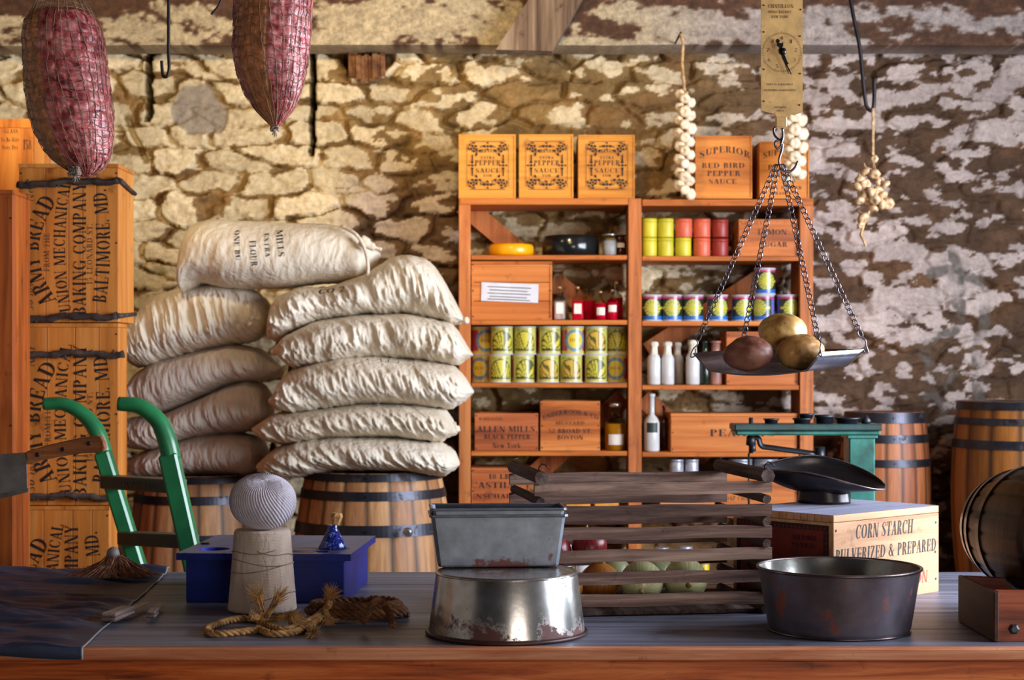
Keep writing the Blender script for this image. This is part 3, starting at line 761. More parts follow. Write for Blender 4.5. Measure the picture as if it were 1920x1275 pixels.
face_box(1303, 1410, 255, 372, DT, .2, 'pepper sauce box marked SUPERIOR RED BIRD on the shelf unit, beside the long garlic braid', PBS,
         [line('SUPERIOR', cx+2, 297, 12, 94, 1, arcw(11, 46)), line('RED BIRD', cx-1, 315, 9.5, 80, 1), line('PEPPER', cx, 330, 10, 62, 1), line('SAUCE', cx-2, 345, 9.5, 52, 1)], gp, border=.006, lidline=False, nails=False)
cx = 1470
face_box(1424, 1517, 266, 373.6, DT, .2, 'pepper sauce box at the right end of the shelf top, behind garlic and scale hook', PBS,
         [line('SUPERIOR', cx, 298, 11, 78, 1, arcw(8, 39)), line('PEPPER', cx, 318, 9, 60, 1), line('SAUCE', cx, 332, 9, 52, 1), line('N. K. FLINGER', cx+2, 355, 6, 62, 1), line('BRAND CO.', cx+2, 365, 5, 46, 1)], gp, border=.006, lidline=False, nails=False)

# ------------------------------------------------------------------ boxes on the shelves
SBX = wood('shelf_box_pine', (130, 62, 22), (184, 102, 44), (206, 130, 66), 'x', .8, .5)
SBD = wood('shelf_box_red_pine', (122, 56, 26), (174, 94, 50), (196, 120, 68), 'x', .8, .5)
DB = DS+.02
def plabel(b, x0, x1, z0, z1, d):
    qpx(b, [(903, 529), (1010, 533), (1009, 568), (902, 564)], d, 5)
    for j, y in enumerate((536, 542, 548, 554, 559)): qpx(b, [(914+j % 2*4, y+.6), (996-(j*7) % 13, y+4), (996-(j*7) % 13, y+5.4), (914+j % 2*4, y+2)], d, 6)
r, body = face_box(884, 1035, 490, 600, DB, .22, 'pine crate with a blank-looking white paper label, second shelf from the top', SBX, [plabel], border=.007, nails=True, planks=[.34, .68], seam='x')
body.data.materials.append(plain('white_paper', (205, 206, 216), .6, var=.03)); body.data.materials.append(plain('faint_print', (190, 192, 203), .6, var=.02))
face_box(890, 1009, 775, 846, DB, .2, 'low pine box marked ALLEN MILLS BLACK PEPPER New York', SBD, [line('WARRANTED', 920, 788, 5, 44, 3), line('ALLEN MILLS', 949, 810, 11, 108, 1), line('BLACK PEPPER', 951, 823, 8.5, 86, 1), line('New York', 950, 840, 10, 52, 1)], lidline=False)
face_box(1013, 1125, 752, 846, DB, .2, 'pine box marked UNDERWOOD and BROAD ST. BOSTON, beside the black pepper box', SBX, [line('UNDERWOOD & CO', 1070, 788, 8, 104, 1, arcw(12, 52)), line('MUSTARD', 1069, 796, 6.5, 54, 3), line('52 BROAD ST.', 1069, 812, 8, 82, 1), line('BOSTON', 1069, 824, 8, 48, 1)], lidline=False)
face_box(1385, 1496, 411, 480, DB, .2, 'pine box marked LEMON SUGAR behind the scale chains', SBX, [line('GEDNEY', 1410, 421, 6.5, 40, 3), line('LEMON', 1448, 440, 10, 54, 1), line('SUGAR', 1450, 463, 9.5, 52, 1)], lidline=False)
face_box(1362, 1496, 622, 722, DB, .2, 'plain pine box behind the potato pan', SBX, [], border=.006, lidline=False)
face_box(1258, 1495, 775, 848, DB, .2, 'long pine box marked PEANUTS behind the green scale beam', SBX, [line('PEANUTS', 1392, 818, 13, 122, 1)])
face_box(884, 992, 877, 965, DB, .2, 'reddish box marked CASTILE on the low left shelf', SBD, [line('18 LB', 936, 898, 9, 38, 1), line('CASTILE', 925, 915, 11, 84, 1), line('ENSCHAIT', 924, 934, 8, 82, 1)], border=.005)
face_box(1238, 1340, 893, 962, DB, .2, 'orange box seen between the crate slats, left one of the low right pair', SBX, [], lidline=False)
face_box(1352, 1495, 888, 962, DB, .2, 'orange box behind the crate, right one of the low right pair', SBX, [line('SOAP CHALK', 1385, 938, 8, 60, 3)], lidline=False)

# ------------------------------------------------------------------ tins with printed labels
def tin_mesh(name, R, H, fn, nu=72, nv=44, rim=.0022, metal=(190, 192, 198), body_m=None):
    b = MB(); us = np.arange(nu)/nu; pos = np.zeros((nv, nu, 3)); col = np.zeros((nv, nu, 3))
    for j in range(nv):
        z = H*j/(nv-1); v = j/(nv-1)
        rr = R+(rim if (j < 2 or j > nv-3) else 0)
        a = us*2*PI
        # front is -y: angle 270 degrees
        pos[j, :, 0] = rr*np.cos(a); pos[j, :, 1] = rr*np.sin(a); pos[j, :, 2] = z
        u = ((us-.75+.5) % 1-.5)*2*PI*R     # arc distance from the front, metres
        c = fn(u/R, v, H/R)*.86
        if j < 2 or j > nv-3: c = np.tile(np.array(metal)/255., (nu, 1))
        col[j] = c
    b.grid(pos, nv, nu, wrapv=True)
    n0 = len(b.v); lid = []
    for rr, z in ((R-.003, H), (R-.004, H-.003), (0.0001, H-.003)):
        for i in range(nu): lid.append((rr*math.cos(2*PI*i/nu), rr*math.sin(2*PI*i/nu), z))
    b.v.extend(lid)
    top = (nv-1)*nu
    ringi = [top, n0, n0+nu, n0+2*nu]
    for q in range(3):
        for i in range(nu):
            k = (i+1) % nu; b.f.append([ringi[q]+i, ringi[q]+k, ringi[q+1]+k, ringi[q+1]+i]); b.m.append(0); b.sm.append(False)
    b.f.append(list(range(nu))[::-1]); b.m.append(0); b.sm.append(False)
    cc = np.concatenate([col.reshape(-1, 3), np.tile(np.array(metal)/255., (3*nu, 1))])
    o = b.build(name, TINL); setcol(o.data, cc); return o
TINL = attrmat('printed_tin_label', rough=.3, spec=.6)
C = lambda *a: np.array(a)/255.
def blend(c, mask, d): return c*(1-mask[..., None])+d*mask[..., None]
def lab_asparagus(seed, orange=0):
    def f(u, v, hr):        # u radians, v 0..1
        n = len(u); z = v*hr+0*u
        c = np.tile(C(206, 204, 96), (n, 1))
        side = (np.abs(u) > 1.12).astype(float)
        h = .52-.0*u; up = hr*.5
        d = np.sqrt((u/.95)**2+((z-hr*.34)/(hr*.46))**2)
        arch = (d < 1) & (z > hr*.17)
        rim = (d < 1.09) & (z > hr*.13)
        c = blend(c, rim.astype(float), C(58, 66, 40))
        ray = np.sin(np.arctan2(u, z-hr*.05)*19+2.6*np.sin(u*5+seed)+seed+z*3)
        body = C(228, 216, 70) if not orange else C(232, 190, 70)
        ac = C(96, 98, 40)*(ray < -.35)[:, None]+body*(ray >= -.35)[:, None]
        low = (z < hr*.22)
        ac = np.where(low[:, None] & (np.sin(u*23) > .1)[:, None], C(60, 52, 34), ac)
        c = np.where(arch[:, None], ac, c)
        if v < .09 or v > .93: c = np.tile(C(220, 214, 130), (n, 1))
        txt = (v > .82) & (v < .9) & (np.sin(u*44+seed) > .2) & (np.abs(u) < .8)
        c = np.where(np.asarray(txt)[:, None], C(150, 140, 70), c)
        c = np.where((np.abs(u) > 1.25)[:, None] & (np.abs(u) < 1.4)[:, None], C(120, 60, 50), c)
        c = np.where((np.abs(u) >= 1.4)[:, None], C(190, 60, 90) if abs(v-.5) < .34 else C(224, 200, 70), c)
        return c
    return f
def lab_disc(u, v, hr):
    z = v*hr+0*u; n = len(u)
    c = np.tile(C(226, 200, 74), (n, 1))
    if .12 < v < .88: c = np.where((np.abs(u) > .72)[:, None], C(178, 52, 84), c)
    d = np.sqrt(u**2+(z-hr*.5)**2)
    c = np.where((d < .98)[:, None], C(112, 150, 178), c)
    c = np.where((d < .70)[:, None], C(240, 214, 58), c)
    if .46 < v < .56: c = np.where((np.abs(u) < .5)[:, None] & (np.sin(u*40) > 0)[:, None], C(180, 120, 40), c)
    return c
def lab_floral(u, v, hr):
    z = v*hr+0*u; n = len(u)
    c = np.tile(C(34, 52, 36), (n, 1))
    d = np.sqrt(u**2+(z-hr*.5)**2); a = np.arctan2(z-hr*.5, u)
    yel = C(206, 206, 92); c = np.where((d < .86)[:, None], yel, c)
    c = np.where(((d < .80) & (d > .45) & (np.sin(a*14) > .35))[:, None], C(138, 146, 78), c)
    lf = ((np.abs(z-hr*.5) < .16*(1-np.abs(np.abs(u)-.22)/.5)) & (np.abs(u) < .75))
    c = np.where(lf[:, None], C(222, 206, 50), c)
    st = ((np.abs(z-hr*.5) < .1) & (np.abs(u) > .8) & (np.abs(u) < 1.3)); c = np.where(st[:, None], C(226, 206, 40), c)
    c = np.where((np.abs(u) > 1.45)[:, None], C(110, 120, 200), c)
    if v > .84: c = np.tile(C(214, 44, 110), (n, 1))
    if v < .20: c = np.tile(C(40, 110, 200), (n, 1))
    if v > .93 or v < .06: c = np.tile(C(176, 178, 196), (n, 1))
    return c
R_, H_ = 21.6*DS/F, 53*DS/F
protoA = [tin_mesh('vegetable_tin', R_, H_, lab_asparagus(1.0)), tin_mesh('vegetable_tin', R_, H_, lab_asparagus(2.6)), tin_mesh('vegetable_tin', R_, H_, lab_asparagus(4.2, 1))]
protoB = tin_mesh('fruit_tin', R_, H_, lab_disc)
RC, HC = 19.5*DS/F, 50*DS/F
protoC = tin_mesh('floral_tin', RC, HC, lab_floral)
used = set()
def place(proto, x, y, z, rz, label, cat, group=None):
    if proto.name in used: o = copy_tree(proto)
    else: o = proto; used.add(proto.name)
    o.location = (x, y, z+.0007); o.rotation_euler = (0, 0, rz)
    return tag(o, label, cat, group)
shz = lambda k, i: PZ(rows[k][i], DS)
DC = DS+.03+R_
pos_w = ['first', 'second', 'third', 'fourth', 'fifth', 'sixth', 'seventh']
top = [(905, 3, .35), (941, 0, .05), (985, 1, -.12), (1030, 0, .22), (1074, 3, .2), (1118, 2, -.1), (1155, 1, .0)]
bot = [(905, 3, -.3), (937, 1, .1), (981, 0, .3), (1027, 2, .1), (1071, 2, -.12), (1117, 0, 0), (1155, 3, -.1)]
z0 = shz('L', 2)
desc = {0: 'yellow-green label of asparagus spears', 1: 'pale green label of spears in an arch', 2: 'orange-tinted label of spears', 3: 'yellow disc on its label'}
for rr, (lst, zz, w) in enumerate(((bot, z0, 'lower'), (top, z0+H_+.0005, 'upper'))):
    for i, (px, k, rz) in enumerate(lst):
        x = PX(px, DC); pr = protoB if k == 3 else protoA[k]
        lb = '%s row, %s tin from the left, %s' % (w, pos_w[i], desc[k])
        yy_ = DC+(.078 if i == 0 else .047 if i == 6 else .002*((i*7) % 3)); place(pr, PX(px, yy_), yy_, zz, rz, lb, 'tin can', 'two rows of labelled tins on the left of the shelf unit')
z0 = shz('R', 1)
for i, (px, rz, dz, lb) in enumerate(((1222, 0, 0, 'pink and blue floral tin beside the centre post'), (1259, .03, 0, 'pink and blue floral tin, second from the centre post'), (1299, -.02, 0, 'pink and blue floral tin, third from the centre post'),
        (1345, .22, 0, 'pink and blue floral tin just left of the scale pan chain'), (1391, .12, 0, 'floral tin showing its violet side at the left, between two scale chains'), (1432, -.75, 0, 'floral tin with a broad blue-violet side, lower of the stacked pair'),
        (1434, .05, 1, 'floral tin stacked on another, behind the top potato'), (1477, .3, 0, 'floral tin nearest the right post'))):
    y = DS+.03+RC+(.02 if i in (4,) else 0)
    place(protoC, PX(px, y), y, z0+dz*(HC+.0005), rz, lb, 'tin can', 'pink and blue floral tins')
# plain coloured spools
def canister(name, col, r, h):
    b = MB(); b.lathe([(r*.97, 0), (r, .002), (r, h-.002), (r*.97, h)], 40); b.lathe([(r*1.012, h*.80), (r*1.012, h*.98)], 40)
    return b.build(name, plain('painted_card_'+name, col, .45, var=.06, sc=12))
hk = DS/F
cy = canister('yellow_canister', (196, 186, 44), 15*hk, 35.5*hk); cr_ = canister('salmon_canister', (206, 92, 62), 16*hk, 35*hk); cd = canister('dark_red_canister', (140, 40, 32), 15.5*hk, 34*hk)
z0 = shz('R', 0); y = DS+.055
for pr, px, lv, lb in ((cy, 1217, 0, 'yellow canister beside the centre post, bottom one'), (cy, 1217, 1, 'yellow canister beside the centre post, top one'), (cy, 1248, 0, 'second yellow canister from the post, bottom one'), (cy, 1248, 1, 'second yellow canister from the post, top one'),
        (cy, 1281, 0, 'yellow canister under a salmon-red one'), (cr_, 1282, 1, 'salmon-red canister standing on a yellow one'), (cr_, 1316, 0, 'salmon-red canister under another salmon-red one'), (cr_, 1316, 1, 'salmon-red canister on top of a salmon-red one'),
        (cd, 1350, 0, 'dark red canister, lower one, beside the LEMON SUGAR box'), (cd, 1350, 1, 'dark red canister, upper one, beside the LEMON SUGAR box')):
    place(pr, PX(px, y), y, z0+lv*(36.2*hk), 0, lb, 'canister', 'stacked coloured canisters')

# ------------------------------------------------------------------ cheeses, jars, bottles
b = MB(); r = 43*hk; h = 23*hk
b.lathe([(r*.9, 0), (r*.97, h*.12), (r, h*.35), (r, h*.65), (r*.97, h*.88), (r*.9, h)], 48)
y = DS+.03+r; o = b.build('cheese_wheel', plain('yellow_cheese_rind', (244, 168, 8), .3, var=.05), loc=(PX(959, y), y, shz('L', 0)+.0007)); tag(o, 'yellow waxed cheese wheel on the top left shelf', 'cheese')
b = MB(); r = 55*hk; h = 40*hk
b.lathe([(r*.92, 0), (r*.99, h*.1), (r, h*.5), (r*.985, h*.8), (r*.93, h*.96), (r*.8, h)], 48)
y = DS+.02+r; o = b.build('cheese_wheel', plain('black_wax', (22, 26, 26), .16, var=.1), loc=(PX(1070, y), y, shz('L', 0)+.0007)); tag(o, 'thick black waxed cheese wheel beside the yellow one', 'cheese')
CLEAR = glass('clear_glass', (235, 240, 238)); MILK = plain('white_milk_glass', (198, 197, 196), .25, var=.03)
REDL = glass('red_cordial', (216, 12, 44), .1); AMB = glass('amber_oil', (196, 128, 20), .1)
AMB.node_tree.nodes['Principled BSDF'].inputs['Transmission Weight'].default_value = .25
REDL.node_tree.nodes['Principled BSDF'].inputs['Transmission Weight'].default_value = .15
LABEL = plain('cream_paper_label', (224, 214, 204), .6, var=.04); CORK = plain('cork', (190, 140, 88), .8, var=.2, sc=80)
DKG = plain('dark_bottle_glass', (24, 34, 24), .15); BRN = plain('brown_bottle_glass', (52, 24, 18), .15); WHITE = plain('white_cloth_cap', (214, 206, 190), .8, bmp=.3)
def bottle(px, w, pytop, pybase, y, glassm, liquid, label, lab=True, shape='round', cap=None, neck=.3, shoulder=.62, name='glass_bottle', liq=.6, labm=None, cat='bottle', group=None, labrange=(.22, .44)):
    H = (pybase-pytop)*y/F; R = w/2*y/F; z = snapz(PZ(pybase, y))
    r = thing(name, (PX(px, y), y, z), label, cat, group)
    n = 28; sq = shape == 'square'
    prof = [(R*.92, 0), (R, H*.03), (R, H*shoulder), (R*.8, H*(shoulder+.07)), (R*neck, H*(shoulder+.14)), (R*neck, H*.95), (R*neck*1.25, H*.955), (R*neck*1.25, H)]
    b = MB(); b.lathe(prof, n)
    if sq: b.v = [(max(-R*.82, min(R*.82, v[0]*1.15)), max(-R*.82, min(R*.82, v[1]*1.15)), v[2]) if v[2] < H*(shoulder+.1) else v for v in b.v]
    b.build('glass', glassm, parent=r)
    if liquid:
        k = .93; b = MB(); b.lathe([(R*.85*k, H*.02), (R*k, H*.05), (R*k, min(H*liq, H*shoulder))], n)
        if sq: b.v = [(max(-R*.77, min(R*.77, v[0]*1.15)), max(-R*.77, min(R*.77, v[1]*1.15)), v[2]) for v in b.v]
        b.build('liquid', liquid, parent=r)
    if lab:
        z0_, z1_ = H*labrange[0], H*labrange[1]; vs = []; m_ = 10
        for i in range(m_+1):
            a = -PI/2-.75+1.5*i/m_
            xx, yy = (R*1.01*math.cos(a), R*1.01*math.sin(a))
            if sq: yy = -R*.83; xx = (i/m_-.5)*R*1.1
            vs += [(xx, yy, z0_), (xx, yy, z1_)]
        MB().add(vs, [(2*i, 2*i+2, 2*i+3, 2*i+1) for i in range(m_)], 0, True).build('paper_label', labm or LABEL, parent=r)
    if cap:
        cb = MB(); rn = R*neck
        if cap == 'cork': cb.lathe([(rn*.8, H*1.0005), (rn*.95, H*1.06)], 14); cb.build('cork', CORK, parent=r)
        elif cap == 'cloth':
            cb.lathe([(R*.78, H*(shoulder+.02)), (rn*1.35, H*(shoulder+.15)), (rn*1.25, H*.9), (rn*1.7, H*.93), (rn*1.6, H*1.01), (rn*.4, H*1.03)], 20)
            cb.v = [(v[0]*(1+.12*math.sin(math.atan2(v[1], v[0])*7)), v[1]*(1+.12*math.cos(math.atan2(v[1], v[0])*6)), v[2]) for v in cb.v]
            cb.build('cloth_cap', WHITE, parent=r)
        elif cap == 'metal': cb.lathe([(rn*1.4, H*.93), (rn*1.4, H*1.02)], 16); cb.build('cap', plain('silver_cap', (190, 190, 186), .25, .9), parent=r)
    return r
zb = rows['L'][1]
y1_, y2_ = DS+.05, DS+.16
bottle(1046, 34, 502, zb, y2_, CLEAR, None, 'tall clear milk bottle with a wide mouth behind the small bottles', lab=False, neck=.62, shoulder=.42)
bottle(1049, 25, 541, zb, y1_, CLEAR, plain('pale_pink_bottle_fill', (214, 178, 172), .2), 'small clear bottle with cream label, left end of the cordial bottles', cap='cork', shape='square', labrange=(.2, .55), group='cordial bottles')  # pale filling added so the clear glass looks translucent
bottle(1083, 25, 541, zb, y1_, CLEAR, REDL, 'square bottle half full of red cordial with a tall cream label', cap='cork', shape='square', liq=.66, labrange=(.2, .52), group='cordial bottles')
bottle(1104, 28, 540, zb, y2_, CLEAR, REDL, 'unlabelled red cordial bottle at the back of the row', lab=False, group='cordial bottles', liq=.7)
bottle(1126, 22, 549, zb, y1_, CLEAR, REDL, 'red cordial bottle with a small square label, third in the front row', cap='cork', group='cordial bottles', labrange=(.18, .46), liq=.7)
bottle(1148, 22, 546, zb, y1_, CLEAR, REDL, 'red cordial bottle with a tilted label, right end of the front row', group='cordial bottles', labrange=(.28, .52), liq=.7, cap='cork')
bottle(1156, 24, 531, zb, y2_-.01, CLEAR, REDL, 'red cordial bottle with the highest neck, at the back right', lab=False, cap='cork', group='cordial bottles', liq=.66)
bottle(1033, 16, 560, zb, y2_, CLEAR, REDL, 'sliver of a red cordial bottle squeezed against the paper-labelled crate', lab=False, group='cordial bottles', liq=.7)
bottle(1143, 27, 438, rows['L'][0], y1_+.01, CLEAR, MILK, 'glass storage jar of white powder beside the black cheese', lab=False, neck=.75, shoulder=.72, cap='metal', name='storage_jar', cat='jar', liq=.7)
bottle(1162, 24, 438, rows['L'][0], y1_+.05, BRN, None, 'dark jar with a small label beside the centre post', neck=.8, shoulder=.72, name='storage_jar', cat='jar', labrange=(.4, .62))
bottle(1154, 40, 757, rows['L'][3], y1_+.02, CLEAR, AMB, 'bottle of amber oil with a pale label under the back brace', cap='metal', neck=.42, shoulder=.58, liq=.58, labrange=(.14, .36))
for px, w, t, yy, m_, lb in ((1226, 25, 643, y1_, MILK, 'white bottle with a tied cloth cap, nearest the centre post'), (1252, 24, 643, y1_, MILK, 'white bottle with cloth cap, left of the overlapping pair'), (1270, 23, 645, y2_, MILK, 'white bottle with cloth cap, behind and right of its pair'), (1299, 26, 640, y1_, MILK, 'white bottle with cloth cap under the left corner of the scale pan')):
    bottle(px, w, t, rows['R'][2], yy, m_, None, lb, lab=False, cap='cloth', neck=.42, group='white cloth-capped bottles')
bottle(1322, 19, 640, rows['R'][2], y1_, DKG, None, 'dark green bottle between the white bottles and the pink jar', lab=False, neck=.5)
bottle(1342, 24, 640, rows['R'][2], y1_, plain('pink_brown_stoneware', (150, 104, 90), .4), None, 'pinkish brown stoneware bottle behind the purple potato', lab=False, neck=.72)
bw = bottle(1222, 29, 740, rows['R'][3], y1_, MILK, None, 'tall white bottle with a dark printed emblem beside the PEANUTS box', lab=True, neck=.36, shoulder=.5, labm=plain('dark_emblem', (34, 44, 40), .5), labrange=(.33, .50))
bottle(1245, 20, 765, rows['R'][3], y2_, BRN, None, 'dark brown bottle half hidden behind the PEANUTS box', lab=False)
# jars on the low shelves
zj = 893
def jar(px, w, t, base, y, m_, lb, group=None, name='lidded_tin', cat='tin'):
    H = (base-t)*y/F; R = w/2*y/F
    r = thing(name, (PX(px, y), y, snapz(PZ(base, y)+.002)+.0), lb, cat, group)
    MB().lathe([(R*.96, 0), (R, .002), (R, H*.82), (R*.97, H*.84)], 28).build('body', m_, parent=r)
    MB().lathe([(R*1.03, H*.845), (R*1.03, H*.98), (R*.98, H)], 28).build('lid', plain('pale_lid', (176, 178, 188), .35, .4), parent=r)
GT = plain('grey_white_tin', (168, 170, 180), .35, .3); YJ = plain('yellow_pickle_jar', (206, 176, 30), .25)
for px, w, t, base, lb in ((1268, 27, 862, 893, 'grey-white tin on the low orange box, left of a pair'), (1297, 25, 862, 893, 'grey-white tin on the low orange box, right of a pair'), (1388, 44, 861, 888, 'broad grey-white tin behind the right crate rail, left one'), (1436, 46, 861, 888, 'broad grey-white tin behind the right crate rail, right one'), (1478, 24, 872, 888, 'low grey tin beside the right shelf post')):
    jar(px, w, t, base, DS+.06+(w > 40)*.02, GT, lb)
for px, t, lb in ((1064, 1024, 'white-topped jar seen between the slats, left of a pair'), (1092, 1024, 'white-topped jar seen between the slats, right of a pair'), (1240, 1030, 'pale jar behind the melons'), (1285, 1028, 'pale jar at the back right of the onion crate')):
    jar(px, 26, t, 1092, DS+.05, MILK, lb, name='white_jar', cat='jar')
for px, t, lb in ((1130, 1040, 'yellow jar low behind the crate, by the red onion'), (1225, 1050, 'yellow jar low behind the crate, beside the post'), (1320, 1052, 'yellow jar low behind the crate, furthest right')):
    jar(px, 20, t, 1092, DS+.16, YJ, lb, name='yellow_jar', cat='jar')
SOAP = plain('yellow_soap', (214, 138, 34), .5, var=.1)
for px, lb in ((1083, 'yellow-orange soap block behind the crate, left one'), (1136, 'yellow-orange soap block behind the crate, right one')):
    o = MB().box(-23*hk, 23*hk, -.05, .05, 0, 25*hk, 0, .003).build('soap_block', SOAP, loc=(PX(px, DS+.08), DS+.08, PZ(965, DS)+.0007)); tag(o, lb, 'soap')

# ------------------------------------------------------------------ flour sacks
def sackmat(name, c1, c2):
    m, nt, b = newmat(name); v = coords(nt); n = noise(nt, v, 5, 4); r = ramp(nt, [(.35, c1), (.65, c2)]); lk(nt, n, r.inputs[0])
    lk(nt, r.outputs[0], b.inputs['Base Color']); b.inputs['Roughness'].default_value = .85; b.inputs['Specular IOR Level'].default_value = .15
    bump(nt, b, noise(nt, coords(nt, (1, 1, .4)), 34, 4, .55, .8), .6, .012); return m
SK = sackmat('cream_cotton_sacking', (204, 190, 168), (228, 218, 200)); SKG = sackmat('greyish_cotton_sacking', (184, 170, 156), (212, 200, 186))
def interp(pts, x):
    xs = [p[0] for p in pts]; ys = [p[1] for p in pts]; return np.interp(x, xs, ys)
def smoothprof(pts, n):
    x = np.linspace(pts[0][0], pts[-1][0], n); y = interp(pts, x)
    k = 9; yp = np.pad(y, k, mode='edge'); ker = np.hanning(2*k+1); ker /= ker.sum()
    ys = np.convolve(yp, ker, 'valid'); w = np.minimum(1, np.minimum(np.arange(n), np.arange(n)[::-1])/k)
    return x, y*(1-w)+ys*w
def sack(top, bot, d, label, seed, mat=SK, Wd=.24, wr=1.0, slant=.6, ears=(), text=(), freq=17, group='flour sacks piled on the barrels', tail=None):
    ns, nf = 200, 120
    xs, zt = smoothprof(top, ns); _, zb_ = smoothprof(bot, ns)
    X = (xs-960)/F*d; ZT = ZC-(zt-680)/F*d; ZB = ZC-(zb_-680)/F*d
    zc = (ZT+ZB)/2; h = np.maximum((ZT-ZB)/2, .004)
    s_ = np.linspace(-1, 1, ns)
    Wy = Wd*(.62+.38*np.sqrt(np.clip(1-np.abs(s_)**3.2, 0, 1)))*np.minimum(1, .35+h/h.max()*1.0)
    def pos(s, ph):
        si = (s+1)/2*(ns-1)
        f = lambda a: np.interp(si, np.arange(ns), a)
        cs, sn = np.cos(ph), np.sin(ph)
        cy_ = np.sign(cs)*np.abs(cs)**.75; sz = np.sign(sn)*np.abs(sn)**.85
        hh = f(h); W_ = f(Wy)
        fl = fbm(s*freq*.5+seed*7+slant*ph*1.4+.6*np.sin(ph*2+seed), ph*.75+s*1.2+seed, seed, 4)
        rid = 1-np.abs(2*fl-1)*2.2
        f2 = fbm(s*freq*1.3+slant*ph*3+3, ph*1.4, seed+50, 3)
        r2 = 1-np.abs(2*f2-1)*2.0
        end = .5+.5*np.abs(s)**2
        disp = wr*1.2*((.020*rid+.011*r2)*end)*np.clip(hh/.05, 0, 1)*(.5+.5*np.clip(1-sn, 0, 1))
        mask = np.clip(np.abs(cs)*1.5, 0, 1)
        x = f(X)
        y = d+(W_+disp*mask)*cy_*-1
        z = f(zc)+(hh+disp*(1-mask)*.4)*sz
        return np.stack([x+.0*x, y, z], -1)
    ph = np.linspace(-PI, PI, nf, endpoint=False)
    SS, PH = np.meshgrid(s_, ph, indexing='ij')
    b = MB(); b.grid(pos(SS, PH), ns, nf, wrapv=True, caps=True)
    for (tx, ox, oy, hp, ang, wd) in text:
        t = MB(); a = math.radians(ang); k = d/F
        def proj(p):
            s = np.interp(p.x, X, s_); zcc = np.interp(s, s_, zc); hh = np.interp(s, s_, h)
            u = max(-.999, min(.999, (p.z-zcc)/hh)); sn = math.copysign(abs(u)**(1/.85), u)
            q = pos(np.array([s]), np.array([math.asin(sn)]))[0]
            return Vector((p.x, q[1]-.0025, p.z))
        b.text(tx, (PX(ox, d), d, PZ(oy, d)), (math.cos(a), 0, math.sin(a)), (-math.sin(a), 0, math.cos(a)), hp*k, 1, width=wd*k, proj=proj)
    org = Vector(((X[0]+X[-1])/2, d, ZB.min()))
    o = b.build('flour_sack', [mat, INK], origin=org)
    tag(o, label, 'sack', group)
    for (ex, ey, dx, dy, dd) in ears:
        e = MB(); p0 = P(ex, ey, d-dd); p1 = P(ex+dx, ey+dy, d-dd-.01)
        e.tube([p0, p0.lerp(p1, .35), p0.lerp(p1, .6), p1], [.012, .007, .014, .010], 9)
        ob = e.build('tied_corner', mat, parent=o, origin=org)
    return o
DK = 5.80; DL = 5.97
S_ = 'right-hand pile of sacks'
sack([(345, 480), (362, 424), (400, 412), (520, 420), (600, 421), (655, 427), (690, 460), (712, 474)], [(345, 548), (380, 528), (430, 540), (520, 541), (600, 532), (690, 528), (700, 500), (712, 478)], 5.80,
     'topmost flour sack with black FLOUR and MILLS lettering and a folded end', 3, wr=.45, slant=-.4, Wd=.22,
     text=[('MILLS', 533, 440, 11, -82, 50), ('EXTRA', 512, 446, 8, -84, 44), ('FLOUR', 487, 460, 11, -86, 46), ('ONE BU', 458, 440, 9, -86, 56)], freq=9)
hm = MB(); hm.tube(cat_rom([P(640, 424, 5.62), P(668, 440, 5.585), P(684, 468, 5.58), P(690, 500, 5.58), P(688, 528, 5.60)], 6), [.006]*25, 8)
hm.tube(cat_rom([P(676, 450, 5.60), P(696, 462, 5.60), P(716, 468, 5.60)], 5), [.02]*4+[.014]*3+[.006]*4, 9)
S1 = [o for o in bpy.data.objects if o.name.startswith('flour_sack')][-1]; hm.build('folded_hem', SK, parent=S1, origin=S1.location)
sack([(505, 625), (520, 560), (560, 542), (620, 540), (690, 515), (740, 483), (775, 479), (810, 492), (840, 540), (872, 602)], [(505, 636), (540, 630), (600, 600), (680, 590), (770, 588), (850, 606), (872, 604)], DK, 'humped cream flour sack second from the top of the right pile', 11, wr=1.3, ears=[(868, 602, 10, -2, .06)], text=[('CO 2', 610, 556, 10, 5, 50)])
sack([(515, 655), (540, 630), (600, 602), (680, 591), (770, 589), (850, 607), (870, 640), (886, 664)], [(515, 660), (550, 688), (620, 682), (700, 668), (800, 675), (850, 684), (886, 666)], DK-.02, 'cream flour sack third from the top of the right pile, pointed at both ends', 23, wr=1.3, ears=[(519, 658, -9, 4, .08)])
sack([(510, 752), (540, 700), (590, 680), (640, 668), (700, 666), (800, 676), (850, 686), (870, 705), (888, 733)], [(510, 758), (545, 774), (600, 766), (680, 754), (770, 756), (850, 764), (888, 736)], DK-.03, 'cream flour sack fourth from the top of the right pile, faintly stamped', 31, wr=1.3, ears=[(514, 756, -7, -8, .08)], text=[('C = CRAS', 695, 675, 9, -6, 60)])
sack([(478, 800), (520, 776), (600, 766), (680, 755), (770, 756), (830, 764), (848, 785), (858, 808)], [(478, 808), (510, 828), (560, 828), (620, 818), (740, 816), (820, 826), (858, 812)], DK-.02, 'cream flour sack fifth from the top of the right pile, tied at its right end', 43, wr=1.2, ears=[(850, 795, 9, 14, .06)])
sack([(487, 868), (520, 840), (570, 822), (640, 816), (740, 818), (820, 828), (852, 845), (861, 868)], [(487, 878), (530, 894), (570, 890), (620, 879), (760, 879), (810, 886), (840, 886), (861, 872)], DK-.03, 'cream flour sack at the bottom of the right pile, draped over the barrel head', 57, wr=1.2, Wd=.26)
sack([(236, 640), (262, 590), (300, 555), (350, 540), (410, 532), (470, 540), (502, 565), (511, 600)], [(236, 660), (252, 682), (290, 684), (350, 664), (420, 648), (480, 635), (511, 610)], DL-.04, 'plump flour sack at the top of the left pile, tilted down to the left', 67, wr=1.3, Wd=.21, slant=.9, ears=[(240, 610, -8, -30, .1)])
